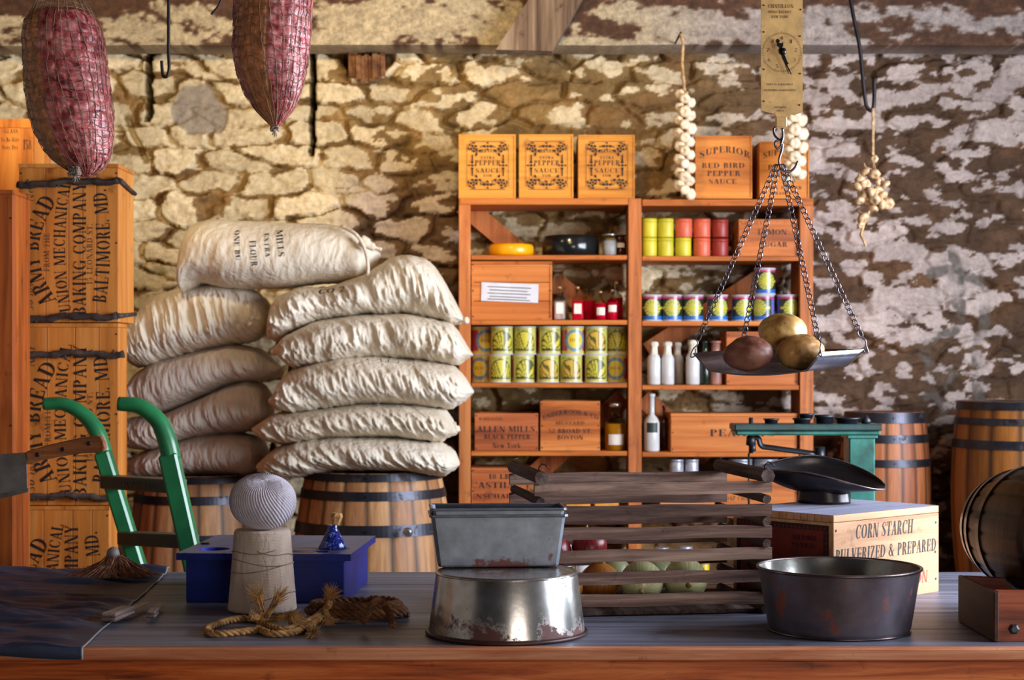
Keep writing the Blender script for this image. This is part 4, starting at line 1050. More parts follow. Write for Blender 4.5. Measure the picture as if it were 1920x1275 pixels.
sack([(243, 740), (260, 700), (300, 675), (380, 655), (440, 644), (490, 655), (528, 690)], [(243, 765), (280, 776), (320, 772), (380, 745), (440, 718), (490, 712), (528, 705)], DL, 'greyish flour sack second in the left pile with a limp open end', 71, SKG, wr=.6, Wd=.21)
sack([(229, 800), (240, 785), (320, 772), (380, 746), (430, 722), (470, 711), (500, 725), (509, 770)], [(229, 815), (245, 838), (300, 842), (360, 822), (430, 812), (480, 805), (509, 790)], DL, 'brownish flour sack third in the left pile with a puckered seam', 83, SKG, wr=.7, Wd=.21, freq=24)
sack([(236, 880), (262, 850), (300, 838), (380, 812), (440, 809), (485, 820), (502, 850)], [(236, 905), (262, 893), (330, 889), (400, 888), (470, 887), (502, 868)], DL, 'greyish flour sack at the bottom of the left pile, on the left barrel', 91, SKG, wr=.6, Wd=.21, ears=[(248, 860, -14, -8, .08)])

# ------------------------------------------------------------------ barrels
def barrelmat(name, stops):
    m, nt, b = newmat(name); a = nn(nt, 'ShaderNodeVertexColor', layer_name='col')
    n = noise(nt, coords(nt, (1, 1, .08)), 40, 5, .65, .5); r = ramp(nt, [(.35, (190, 170, 150)), (.65, (255, 255, 255))]); lk(nt, n, r.inputs[0])
    lk(nt, mixc(nt, .8, a.outputs[0], r.outputs[0], 'MULTIPLY'), b.inputs['Base Color']); b.inputs['Roughness'].default_value = .55
    bump(nt, b, n, .25, .004); return m
BRM = barrelmat('barrel_stave_oak', None)
def barrel(cx, cy_, z0, H, r_end, r_mid, hoops, label, cols, staves=22, name='oak_barrel', M=None, root=None, buckle=None, seed=1, cat='barrel', hoopm=None, wob=0):
    rt = root or thing(name, (cx, cy_, z0), label, cat)
    rs = np.random.RandomState(seed); nv = 24; per = 6; nu = staves*per
    rad = lambda t: r_end+(r_mid-r_end)*(1-(2*t-1)**2)
    pos = np.zeros((nv, nu, 3)); col = np.zeros((nv, nu, 3)); sc_ = rs.rand(staves)
    for i in range(nu):
        st = i//per; e = i % per; a = 2*PI*i/nu
        for j in range(nv):
            t = j/(nv-1); r = rad(t)-(.0025 if e == 0 else 0)
            pos[j, i] = (r*math.cos(a), r*math.sin(a), t*H)
            c = np.array(cols[0])*(1-sc_[st])+np.array(cols[1])*sc_[st]
            col[j, i] = c/255.*(.45 if e == 0 else 1)
    b = MB(); b.grid(pos, nv, nu, wrapv=True)
    # inner chime and head
    n0 = len(b.v); ri = r_end-.016
    for rr, z in ((r_end-.014, H), (ri, H-.02), (.0005, H-.02)):
        for i in range(nu): b.v.append((rr*math.cos(2*PI*i/nu), rr*math.sin(2*PI*i/nu), z))
    ring = [(nv-1)*nu, n0, n0+nu, n0+2*nu]
    for q in range(3):
        for i in range(nu):
            k = (i+1) % nu; b.f.append([ring[q]+i, ring[q]+k, ring[q+1]+k, ring[q+1]+i]); b.m.append(0); b.sm.append(False)
    b.f.append(list(range(nu))[::-1]); b.m.append(0); b.sm.append(False)
    cc = np.concatenate([col.reshape(-1, 3), np.tile(np.array(cols[0])/255.*.9, (3*nu, 1))])
    if M is not None: b.v = [tuple(M @ Vector(v)) for v in b.v]
    o = b.build('staves', BRM, parent=rt); setcol(o.data, cc)
    for (za, zb2) in hoops:
        hb = MB(); ta, tb = za/H, zb2/H
        hb.lathe([(rad(ta)+.0005, za), (rad(ta)+.0035, za), (rad(tb)+.0035, zb2), (rad(tb)+.0005, zb2)], 96, smooth=False)
        hb.lathe([(.004, 0), (.004, .002)], 8, M=Matrix.Translation((0, -rad(ta)-.004, (za+zb2)/2)) @ Matrix.Rotation(PI/2, 4, 'X'))
        if M is not None: hb.v = [tuple(M @ Vector(v)) for v in hb.v]
        hb.build('hoop', hoopm or HOOP, parent=rt)
    return rt
def zof(py, d): return PZ(py, d)
d = 5.80; zt = zof(879, d-.24)
zt = PZ(881, 5.78); rtop = 126*5.78/F
barrel(PX(700, 5.8), 5.80, 0, zt, rtop, rtop*1.25, [(PZ(902, 5.62), zt-.002), (PZ(938, 5.6), PZ(921, 5.6)), (PZ(1006, 5.58), PZ(984, 5.58)), (.0, .04), (.09, .12), (.3, .34)], 'large oak barrel under the right pile of sacks, black hoops and a bright rivet', [(176, 124, 78), (222, 172, 118)], 20, seed=4)
rt = [o for o in bpy.data.objects if o.name.startswith('oak_barrel')][-1]
bz = PZ(999, 5.5); part('hoop_rivet', MB().lathe([(.014, 0), (.016, .004), (.008, .009)], 14, M=Matrix.Translation((PX(765, 5.53), 5.518, bz)) @ Matrix.Rotation(PI/2, 4, 'X')), plain('bright_steel', (190, 196, 206), .2, .9), rt, 'bright steel rivet on the black hoop')
rtop = 112*5.95/F; zt = PZ(887, 5.95)
barrel(PX(372, 5.95), 5.97, 0, zt, rtop, rtop*1.22, [(PZ(907, 5.8), zt-.002), (PZ(947, 5.77), PZ(931, 5.77)), (PZ(1020, 5.75), PZ(1004, 5.75)), (0, .04), (.09, .12), (.3, .34)], 'oak barrel under the left pile of sacks, behind the green hand truck', [(176, 126, 82), (214, 164, 112)], 18, seed=9)
# right rear kegs on a low bench
BN = thing('plank_bench', (1.75, 6.1, 0), 'low plank bench against the wall under the kegs at the right', 'bench')
b = MB().box(1.12, 2.5, 5.72, 6.40, .56, .60); part('bench_top', b, FLOORM, BN)
for x in (1.17, 2.45):
    for y in (5.76, 6.36): part('leg', MB().box(x-.03, x+.03, y-.03, y+.03, 0, .5595), FLOORM, BN)
zt = PZ(772, 6.16); H = zt-.601; rt_ = 73*6.2/F
barrel(PX(1659, 6.2), 6.2, .601, H, rt_, rt_*1.16, [(H-(792-772)*.00195, H-.001), (H-(828-772)*.00195, H-(813-772)*.00195), (H-(872-772)*.00195, H-(858-772)*.00195), (0, .03)], 'slim orange-brown keg with dark hoops behind the green scale column', [(150, 84, 46), (190, 118, 70)], 18, name='wooden_keg', seed=12, cat='keg')
zt = PZ(752, 5.98); H = zt-.601; rt_ = 128*6.05/F; k = .0018
barrel(PX(1925, 6.05), 6.03, .601, H, rt_, rt_*1.1, [(H-16*k, H-.001), (H-45*k, H-32*k), (H-91*k, H-74*k), (0, .03)], 'wide yellow-brown keg with dark hoops cut off by the right edge, at the back', [(120, 70, 24), (214, 140, 52)], 16, name='wooden_keg', seed=20, cat='keg')

# ------------------------------------------------------------------ green hand truck
GRN = plain('glossy_green_paint', (40, 118, 72), .3, var=.12, sc=9); GRD = plain('dark_green_paint', (16, 46, 26), .35, var=.2)
dl, dr = 4.66, 4.36
HT = thing('hand_truck', (PX(290, 4.5), 4.5, 0), 'green painted wooden hand truck with two curved handles, leaning beside the army bread boxes', 'hand truck')
def rail(pts, d, w):
    P3 = [P(x, y, d) for x, y in pts]
    h = cat_rom(P3, 8); b = MB(); n = len(h)
    rr = [w*(.36+.14*min(1, i/n*1.3)) for i in range(n)]
    b.tube(h, rr, 14)
    part('handle', b, GRN, HT)
rail([(82, 757), (120, 758), (155, 776), (180, 806), (196, 850)], dl, .046)
rail([(222, 757), (262, 762), (296, 788), (312, 822), (322, 862)], dr, .050)
def ground(p0, p1):     # extend to the floor
    t = (0.02-p0.z)/(p1.z-p0.z); return p0+(p1-p0)*t
for (a, c, d, w) in (((192, 846), (262, 1072), dl, .042), ((316, 850), (366, 1072), dr, .048)):
    p0 = P(*a, d); p1 = P(*c, d); e = ground(p0, p1)
    b = MB().bar(p0, e, w, .05, 0, (0, -1, 0), .006); part('rail', b, GRN, HT)
for (ya, yb, lab) in ((898, 908, 1), (1003, 1012, 0), (1180, 1190, 0)):
    ta = (ya-846)/(1072-846); pa = P(192+70*ta, ya, dl); tb = (yb-850)/(1072-850); pb = P(316+50*tb, yb, dr)
    b = MB().bar(pa+Vector((0, -.02, -.006)), pb+Vector((0, .026, -.006)), .06, .035, 0, (0, 0, 1), .003)
    if lab:
        xd = (pb-pa).normalized(); nrm = Vector((-xd.y, xd.x, 0)).normalized()*-1
        if nrm.y > 0: nrm = -nrm
        b.text("HAMMOND'S", pa.lerp(pb, .36)+nrm*.0315+Vector((0, 0, -.018)), xd, (0, 0, 1), .018, 1, width=.16)
    part('crossbar', b, [GRD, plain('worn_gold_letters', (84, 64, 20), .5)], HT)
# ------------------------------------------------------------------ green platform scale behind the counter
TEAL = plain('teal_green_paint', (44, 104, 92), .35, var=.22, sc=14); TEALD = plain('dark_teal_paint', (38, 62, 60), .4, var=.25, sc=14)
dq = 4.7
PSC = thing('platform_scale', (PX(1615, dq), dq+.05, 0), 'teal green platform scale, column and beam arm topped with iron weights', 'platform scale')
kx = dq/F
b = MB(); b.box(PX(1592, dq), PX(1641, dq), dq, dq+.08, .06, PZ(820, dq), 0, .004).box(PX(1588, dq), PX(1645, dq), dq-.006, dq+.086, PZ(822, dq), PZ(815, dq), 0, .002)
part('column', b, TEAL, PSC)
b = MB(); b.box(PX(1376, dq), PX(1652, dq), dq-.02, dq+.10, PZ(807, dq), PZ(795, dq), 0, .003); part('arm_top', b, TEALD, PSC)
b = MB(); b.box(PX(1379, dq), PX(1650, dq), dq-.012, dq+.09, PZ(816, dq), PZ(807.2, dq), 0, .004); part('arm_moulding', b, TEAL, PSC)
b = MB(); b.box(PX(1500, dq), PX(1700, dq), dq-.25, dq+.35, 0, .06, 0, .005); part('base', b, TEAL, PSC)
b = MB(); p = cat_rom([P(1410, 820, dq+.03), P(1422, 822, dq+.03), P(1428, 836, dq+.03), P(1450, 840, dq+.03), P(1530, 851, dq+.03)], 6); b.tube(p, .010, 8, flat=.6); part('weighing_beam', b, IRON, PSC)
b = MB(); b.tube([P(1537, 838, dq+.03), P(1537, 872, dq+.03)], .015, 12); part('counterpoise', b, IRON, PSC)
b = MB(); b.tube([P(1408, 783, dq+.03), P(1408, 850, dq+.03)], .006, 8); b.lathe([(.0, 0), (.014, .006), (.012, .03), (0, .036)], 12, P(1408, 838, dq+.03)); b.lathe([(.0, 0), (.010, .004), (.008, .02), (0, .024)], 12, P(1411, 848, dq+.03))
b.tube([P(1404, 850, dq+.03), P(1404, 1000, dq+.03)], .003, 6); part('hanging_rod', b, IRON, PSC)
zt = PZ(795, dq)+.0005
for px, w, h, dz, dy, lb in ((1446, 30, 9, 0, .04, 'thin round iron weight on the green arm, far left one'), (1504, 37, 10, 0, .04, 'round iron weight under another on the green arm'), (1512, 30, 8, 10.3, .04, 'small round iron weight stacked on the green arm'), (1546, 38, 16, 0, .04, 'tallest round iron weight on the green arm'), (1589, 48, 11, 0, .04, 'broad flat iron weight on the green arm')):
    b = MB(); R = w/2*kx; h_ = h*kx
    b.lathe([(R*.8, 0), (R*.86, h_*.7), (R, h_*.72), (R, h_), (R*.85, h_), (R*.84, h_*.8)], 28)
    o = b.build('iron_weight', IRON, loc=(PX(px, dq+dy), dq+dy, zt+dz*kx)); tag(o, lb, 'weight', 'iron weights on the green scale')
b = MB(); b.lathe([(.012, 0), (.014, .008), (.008, .016), (.002, .024)], 14); o = b.build('iron_stud', IRON, loc=(PX(1624, dq+.03), dq+.03, zt)); tag(o, 'little iron stud at the right end of the green arm', 'stud')
# ------------------------------------------------------------------ slatted crate with onions
CW = wood('weathered_slat_wood', (60, 42, 36), (108, 82, 72), (158, 130, 112), 'x', 1.8, .8, .8)
CWD = wood('weathered_rod_wood', (46, 34, 32), (82, 64, 60), (120, 104, 96), 'y', 1.8, .8, .8)
ca = math.radians(8.6); CL, CDp, CH = .488, .345, .285
CR = thing('slatted_crate', (.043, 3.375, CT), 'weathered slatted wooden crate holding onions and melons, in the middle of the counter', 'crate', rz=ca)
CR.location = (.045, 3.388, CT)
nrow = 6; pitch = .0446; sh_ = .0238
for i in range(nrow):
    z = .022+i*pitch
    for y, nm in ((0, 'f'), (CDp-.012, 'b')):
        b = MB(); w = .002*math.sin(i*3.1+y*20)
        nseg = 12; pos = np.zeros((nseg+1, 4, 3))
        dep = .011
        for k in range(nseg+1):
            x = CL*k/nseg; dz = .0012*math.sin(k*.9+i*2)
            for q, (yy, zz) in enumerate(((y, z+w), (y+dep, z+w), (y+dep, z+sh_+w), (y, z+sh_+w))):
                pos[k, q] = (x, yy, zz+dz)
        b.grid(pos, nseg+1, 4, wrapv=True, smooth=False, caps=True)
        b.build('slat', CW, parent=CR)
    if i == 0:
        for x in (.012, CL-.012): MB().tube([(x, 0, .0105), (x, CDp, .0105)], .0100, 8, smooth=False).build('end_rod', CWD, parent=CR)
    if i < nrow:
        for x in (.012, CL-.012):
            b = MB(); zz = z+sh_+.0093 if i < nrow-1 else z+sh_+.0105; r_ = .0098 if i < nrow-1 else .0145
            if i < nrow-1: b.tube([(x, -.004, zz), (x, CDp*.5, zz+.001), (x, CDp+.003, zz)], r_, 8, smooth=False, flat=.9)
            else: b.tube([(x, -.012, zz+.002), (x, CDp+.012, zz+.002)], r_, 8, smooth=False)
            ob = b.build('end_rail' if i == nrow-1 else 'end_rod', CWD, parent=CR)
            if i == nrow-1:
                nb = MB(); nb.tube([(x-.002, .002, zz+.012), (x-.004, .000, zz+.022), (x+.002, -.004, zz+.030), (x+.012, -.006, zz+.026), (x+.016, -.006, zz+.020)], .0013, 6)
                nb.tube([(x-.002, CDp-.01, zz+.012), (x-.004, CDp-.008, zz+.020), (x+.006, CDp-.006, zz+.022)], .0013, 6)
                nb.build('bent_nail', NAILM, parent=ob)
b = MB()
for k in range(5): b.box(.004, CL-.004, .02+k*.064, .02+k*.064+.055, .002, .010, 0, .001)
b.build('floor_slats', CWD, parent=CR)
def in_crate(x, y, z):
    v = Matrix.Rotation(ca, 3, 'Z') @ Vector((x, y, z)); return v+Vector(CR.location)
def onionmat(name, a, c):
    m, nt, b = newmat(name); tc = nn(nt, 'ShaderNodeTexCoord'); g = nn(nt, 'ShaderNodeSeparateXYZ'); lk(nt, tc.outputs['Object'], g.inputs[0])
    at = nn(nt, 'ShaderNodeMath', operation='ARCTAN2'); lk(nt, g.outputs[1], at.inputs[0]); lk(nt, g.outputs[0], at.inputs[1])
    cb = nn(nt, 'ShaderNodeCombineXYZ'); lk(nt, at.outputs[0], cb.inputs[0]); n = noise(nt, cb.outputs[0], 9, 4, .7)
    r = ramp(nt, [(.35, a), (.65, c)]); lk(nt, n, r.inputs[0]); lk(nt, r.outputs[0], b.inputs['Base Color']); b.inputs['Roughness'].default_value = .3; return m
ORED = onionmat('red_onion_skin', (96, 22, 30), (160, 50, 52)); OWH = onionmat('pale_onion_skin', (150, 150, 96), (206, 206, 160)); OYE = onionmat('yellow_onion_skin', (150, 84, 30), (196, 130, 56))
OG = onionmat('pale_green_melon_rind', (120, 128, 84), (188, 190, 140))
def onion(x, y, z, r, m_, lb, tilt=(0, 0), sq=.86):
    b = MB(); n = 24; prof = []
    for i in range(17):
        t = -PI/2+PI*i/16; prof.append((max(.0003, r*math.cos(t)), r*sq*math.sin(t)+(r*.10*max(0, math.sin(t))**6)))
    b.lathe(prof, 28, smooth=True)
    p = in_crate(x, y, z)
    o = b.build('onion', m_, loc=p, rot=(tilt[0], tilt[1], 0)); tag(o, lb, 'onion', 'onions in the slatted crate')
    nb = MB(); nb.tube([(0, 0, r*sq*1.02), (r*.04, 0, r*sq*1.2), (r*.12, .01*r, r*sq*1.36)], [r*.16, r*.09, r*.03], 8); nb.build('dry_neck', plain('dry_onion_neck', (170, 140, 90), .8), parent=o)
onion(.072, .085, .055, .042, OYE, 'tan onion at the left end of the crate, behind the tin basin', (.3, .4))
onion(.165, .16, .052, .043, OYE, 'yellow-brown onion low under the red onion', (.2, .1))
onion(.150, .20, .123, .038, ORED, 'red onion on top of the others, seen between the crate slats', (.25, -.2), .9)
onion(.075, .20, .115, .038, ORED, 'dark red onion peeping out beside the tin basin', (.1, .5))
onion(.240, .10, .0575, .045, OWH, 'pale striped onion low at the crate front, left of a pair', (1.9, .3), .9)
onion(.335, .11, .0585, .046, OWH, 'pale striped onion low at the crate front, right of a pair', (1.7, -.3), .9)
onion(.212, .245, .055, .042, OG, 'pale green onion at the back of the crate', (.5, .2))
onion(.306, .255, .056, .042, OG, 'green-white onion at the back right of the crate', (.3, -.3))

onion(.080, .235, .052, .040, OYE, 'tan onion in the back left corner of the crate, under the dark red one', (.2, .6))
# ------------------------------------------------------------------ corn starch box and scoop
bxa = math.radians(42); BW, BD, BH = .38, .272, .192
STM = wood('pale_starch_box_pine', (152, 104, 70), (190, 142, 102), (210, 168, 130), 'x', 1.0, .6, .15)
STG = wood('grey_skylit_box_lid', (120, 120, 138), (146, 148, 170), (166, 168, 190), 'x', 1.0, .5)  # lid top colour includes the sky light falling on it
CB = thing('corn_starch_box', (.668, 3.546, CT), 'pale pine box stencilled CORN STARCH PULVERIZED & PREPARED under the black scoop', 'wooden box', rz=bxa)
zl = BH-.015
b = MB(); b.box(0, BW, 0, .012, 0, zl-.0008, 0, .001).box(0, .012, .0125, BD, 0, zl-.0008, 0, .001).box(BW-.012, BW, .0125, BD, 0, zl-.0008, 0, .001).box(.0125, BW-.0125, BD-.012, BD, 0, zl-.0008, 0).box(.0125, BW-.0125, .013, BD-.0125, 0, .008)
# writing on the long side (front, -y in its own frame)
b.text('CORN STARCH', (.075, 0, .138), (1, 0, 0), (0, 0, 1), .030, 1, width=.205, shear=.12)
b.text('PULVERIZED & PREPARED', (.006, 0, .093), (1, 0, 0), (0, 0, 1), .027, 1, width=.362, shear=.08)
b.text('BOSTON', (.21, 0, .026), (1, 0, 0), (0, 0, 1), .026, 3, width=.125, shear=.1)
for x, z in ((.008, .160), (BW-.012, .155), (BW-.014, .09), (BW-.012, .03), (.008, .03)):
    b.lathe([(.0028, 0), (.0028, .0006)], 8, M=Matrix.Translation((x, -.0001, z)) @ Matrix.Rotation(PI/2, 4, 'X'), m=2)
# printed end (faces the crate): dark red-brown label with border
def ey(q, m): b.add([(-.0006, BD-u, v) for u, v in q], [tuple(range(len(q)))], m)
def er(u0, u1, v0, v1, m, o=.0006): b.add([(-o, BD-u, v) for u, v in ((u0, v0), (u1, v0), (u1, v1), (u0, v1))], [(0, 1, 2, 3)], m)
er(.01, BD-.012, .012, .170, 5, .0004); er(.022, BD-.026, .02, .158, 6, .0007)
for i in range(22): er(.016+i*.011, .021+i*.011, .160, .165, 6, .0009)
for i in range(13): er(BD-.021, BD-.016, .02+i*.011, .025+i*.011, 6, .0009)
for t, u, v, h, w in (('OLD POWER', .165, .136, .010, .062), ('PACKAGES.', .165, .120, .010, .062), ('OO', .05, .096, .022, .06), ('STAMP', .04, .040, .045, .18)):
    b.text(t, (-.0010, BD-u, v), (0, -1, 0), (0, 0, 1), h, 7, width=w)
b.build('body', [STM, INK, NAILM, INKR, INKR, plain('dark_label_border', (46, 16, 10), .6), plain('brick_red_label', (112, 30, 16), .6), plain('dark_label_print', (30, 10, 8), .6)], parent=CB)
b = MB(); b.box(0, BW, 0, BD, zl, BH, 0, .001); b.add([(.001, .001, BH+.0004), (BW-.001, .001, BH+.0004), (BW-.001, BD-.001, BH+.0004), (.001, BD-.001, BH+.0004)], [(0, 1, 2, 3)], 1)
for i in range(14): b.box(-.0004, -.0001, .01+i*.019, .0105+i*.019, zl+.001, BH-.001, 2)
b.build('lid', [STM, STG, INKG], parent=CB, )
BL = tinmat('blackened_tin', (52, 48, 50), (60, 34, 22), .28, .60, .7, sc=12)
SC = thing('scale_scoop', (.715, 3.855, CT+BH+.0015), 'blackened tin scale scoop with a flared mouth, standing on the corn starch box', 'scoop', rz=math.radians(-16))
roll = Matrix.Rotation(math.radians(11), 3, 'X')
o = MB()
n_s, n_a = 44, 26; pos = np.zeros((n_s, n_a, 3))
Lx = .29
for i in range(n_s):
    t = i/(n_s-1); x = -.165+Lx*t
    w = .082*(.16+.84*math.sin(PI/2*t/.55)) if t < .55 else .082*max(.04, 1-((t-.55)/.45)**2.6)**.5
    zb_ = .026+.042*(1-t/.4)**1.6 if t < .4 else .026+.010*((t-.4)/.6)**1.6
    zr = (.076+.014*math.sin(PI/2*t/.4)) if t < .4 else .090-.052*((t-.4)/.6)**1.5
    zr = max(zr, zb_+.002)
    for j in range(n_a):
        a = -1+2*j/(n_a-1)
        pos[i, j] = (x, w*math.sin(a*PI/2), zb_+(zr-zb_)*abs(a)**1.9)
pos = (pos-np.array([0, 0, .03])) @ np.array(roll.transposed())+np.array([0, 0, .03])
o.grid(pos, n_s, n_a)
sc_o = o.build('bowl', BL, parent=SC); md = sc_o.modifiers.new('s', 'SOLIDIFY'); md.thickness = .0016
rim = [Vector(pos[i, 0]) for i in range(n_s)]+[Vector(pos[-1, j]) for j in range(1, n_a)]+[Vector(pos[i, -1]) for i in range(n_s-2, -1, -1)]+[Vector(pos[0, j]) for j in range(n_a-2, 0, -1)]
MB().tube(rim, .0018, 6, closed=True).build('rolled_rim', plain('worn_bright_rim', (120, 108, 108), .3, .8), parent=SC)
b = MB(); nn_ = 40; prof = []
pos = np.zeros((6, nn_, 3))
for j in range(nn_):
    a = 2*PI*j/nn_; top = .026+.016*max(0, math.cos(a+2.6))
    for i in range(6):
        t = i/5; r_ = .060-.004*t; pos[i, j] = (r_*math.cos(a)-.01, r_*.8*math.sin(a), top*t)
b.grid(pos, 6, nn_, wrapv=True); fb = b.build('foot_ring', BL, parent=SC); md = fb.modifiers.new('s', 'SOLIDIFY'); md.thickness = .0015

# ------------------------------------------------------------------ round tin pans and bread tins
TINW = tinmat('stained_bright_tin', (206, 204, 200), (92, 60, 58), .24, .585, .95, lowz=(0.0, .055, .13), sc=14)
def rolled(b, r, z, rr, n=72, m=0): b.tube([(r*math.cos(2*PI*i/n), r*math.sin(2*PI*i/n), z) for i in range(n)], rr, 8, m, closed=True)
TB = thing('tin_basin', (PX(950, 3.222), 3.217, CT), 'upturned shiny tin basin spotted with rust, carrying the bread tins', 'basin')
b = MB(); h = .1195
b.lathe([(.1475, .004), (.1470, .010), (.1330, h-.004), (.1318, h-.001), (.1300, h-.0005), (.1285, h-.0025), (.0005, h-.0025)], 96)
b.build('body', TINW, parent=TB); b = MB(); rolled(b, .1495, .0045, .0042); b.build('rolled_rim', plain('rust_brown_rim', (70, 48, 44), .45, .5), parent=TB)
b = MB(); b.lathe([(.1311, h-.0062), (.1345, h-.0055), (.1345, h-.003), (.1310, h-.0022)], 96); b.build('seam_bead', TINW, parent=TB)
BOWLO = tinmat('dark_rusty_tin', (104, 96, 106), (120, 60, 42), .40, .565, .55, sc=16)
DPN = thing('tin_pan', (PX(1573, 3.25), 3.25, CT), 'deep dark round tin pan with rust spots, open side up, right of the crate', 'pan')
h = .121; r0, r1 = .131, .1525
b = MB(); b.lathe([(r0-.002, .0005), (r0+.001, .003), (r0+.0035, .012), (r1, h)], 96, caps=(True, False)); b.build('outer_wall', BOWLO, parent=DPN)
inn = tinmat('bright_inner_tin', (170, 168, 160), (92, 60, 30), .22, .62, .95, sc=9)
b = MB(); b.lathe([(.0005, .006), (r0-.006, .006), (r0-.001, .010), (r1-.0015, h)], 96, caps=(True, False)); b.build('inner_wall', inn, parent=DPN)
b = MB(); rolled(b, r1+.0012, h, .0030); rolled(b, r0+.0015, .0028, .0022); b.build('rolled_rim', plain('worn_rim_tin', (104, 92, 92), .32, .8), parent=DPN)
GAL = tinmat('grey_bread_tin', (132, 140, 152), (108, 60, 54), .42, .585, .55, lowz=(0, .034, .12), sc=11)
GAD = tinmat('dark_inner_tin', (66, 72, 84), (60, 36, 34), .4, .62, .6)
def loaf(name, z, w0, w1, d0, d1, H, label, rz=math.radians(4)):
    r = thing(name, (PX(932, 3.31), 3.309, z), label, 'bread tin', 'nested bread tins', rz)
    b = MB()
    def ring(wx, dy, zz, c=.006):
        x, y = wx/2, dy/2
        return [(-x+c, -y, zz), (x-c, -y, zz), (x, -y+c, zz), (x, y-c, zz), (x-c, y, zz), (-x+c, y, zz), (-x, y-c, zz), (-x, -y+c, zz)]
    L = [ring(w0, d0, 0), ring(w0+.003, d0+.003, .003), ring(w1, d1, H), ring(w1-.003, d1-.003, H), ring(w0-.002, d0-.002, .004)]
    vs = [v for l in L for v in l]; fs = [tuple(range(8))[::-1]]
    for q in range(4): fs += [(q*8+i, q*8+(i+1) % 8, (q+1)*8+(i+1) % 8, (q+1)*8+i) for i in range(8)]
    fs.append(tuple(32+i for i in range(8)))
    b.add(vs, fs, 0); b.m = [0]*17+[1]*(len(b.f)-17)
    b.build('body', [GAL, GAD], parent=r)
    b = MB(); b.tube([Vector(v) for v in ring(w1+.004, d1+.004, H-.001, .004)], .0028, 8, closed=True, smooth=False); b.build('wired_rim', GAL, parent=r)
    return r
zt = CT+.1195+.0012
loaf('bread_tin', zt, .228, .256, .102, .118, .098, 'grey rectangular bread tin, the lower outer one of the nested pair, rusty along its foot')
loaf('bread_tin', zt+.0125, .224, .2525, .096, .114, .098, 'grey rectangular bread tin nested inside another, only its upper edge showing')

# ------------------------------------------------------------------ twine cone and ball
TW = sackmat('natural_twine', (164, 144, 132), (206, 188, 174)); TWG = sackmat('grey_lilac_yarn', (150, 142, 156), (196, 188, 196))
yc = 3.505; CO = thing('twine_cone', (PX(492, yc), yc, CT), 'tall cone of beige twine on the counter in front of the blue box', 'twine')
b = MB(); prof = [(.060, 0), (.0695, .004)]; hh = .168; rs = np.random.RandomState(5)
for i in range(160):
    t = i/159; prof.append((.0700-.0125*t**.9+.0006*math.sin(i*2.1)+.0004*rs.rand(), .006+(hh-.012)*t))
prof += [(.0545, hh), (.020, hh-.001)]
b.lathe(prof, 72); b.build('wound_twine', TW, parent=CO)
for j, (z0_, z1_, a0, a1) in enumerate(((.122, .128, 3.2, 5.3), (.108, .096, 3.6, 6.4), (.080, .100, 3.1, 6.3), (.128, .112, 4.7, 6.5), (.03, .045, 4.5, 6.5))):
    pts = []
    for i in range(26):
        t = i/25; a = a0+(a1-a0)*t; z = z0_+(z1_-z0_)*t+.003*math.sin(t*7+j); r_ = .0712-.0125*(z/hh)**.9; pts.append((r_*math.cos(a), r_*math.sin(a), z))
    MB().tube(pts, .0009, 5).build('loose_strand', plain('strand_brown', (140, 118, 100), .8), parent=CO)
b = MB(); nr, na = 90, 460; pos = np.zeros((nr, na, 3))
K = 58
for i in range(nr):
    th = PI*i/(nr-1); a = np.arange(na)/na*2*PI
    tw = a+.55*math.cos(th)*1.0
    rid = np.abs(np.sin(K*tw/2+.9*np.sin(th*1.3)+.4*np.sin(a*3)))**.7
    r_ = 1+.045*rid*min(1, math.sin(th)*1.6)-.015
    sr = math.sin(th)**.85
    pos[i, :, 0] = .0665*sr*r_*np.cos(a); pos[i, :, 1] = .0665*sr*r_*np.sin(a); pos[i, :, 2] = .0500*np.sign(math.cos(th))*abs(math.cos(th))**.9*r_
b.grid(pos, nr, na, wrapv=True)
Mt = Matrix.Rotation(math.radians(24), 4, 'X') @ Matrix.Rotation(math.radians(8), 4, 'Y')
b.v = [tuple(Mt @ Vector(v)) for v in b.v]
zb_ = min(v[2] for v in b.v)
o = b.build('yarn_ball', TWG, loc=(PX(493, yc), yc, CT+hh-zb_+.0006)); tag(o, 'ball of grey yarn sitting on top of the beige twine cone', 'yarn')

# ------------------------------------------------------------------ blue box with inkwell
BLU = plain('cobalt_blue_paint', (8, 30, 112), .4, var=.15, sc=10); BLT = plain('lit_blue_lid_top', (84, 90, 130), .4, var=.12, sc=14)  # lid top paler, the light it catches put into its colour
ba = math.radians(-3.2); BB = thing('blue_box', (-.514, 3.795, CT), 'dark blue wooden box with an overhanging lid, behind the twine cone', 'box', rz=ba)
MB().box(-.170, .170, -.175, .175, 0, .092, 0, .002).build('body', BLU, parent=BB)
b = MB(); lz0, lz1 = .0925, .107
x0, x1, y0, y1 = -.186, .186, -.195, .190
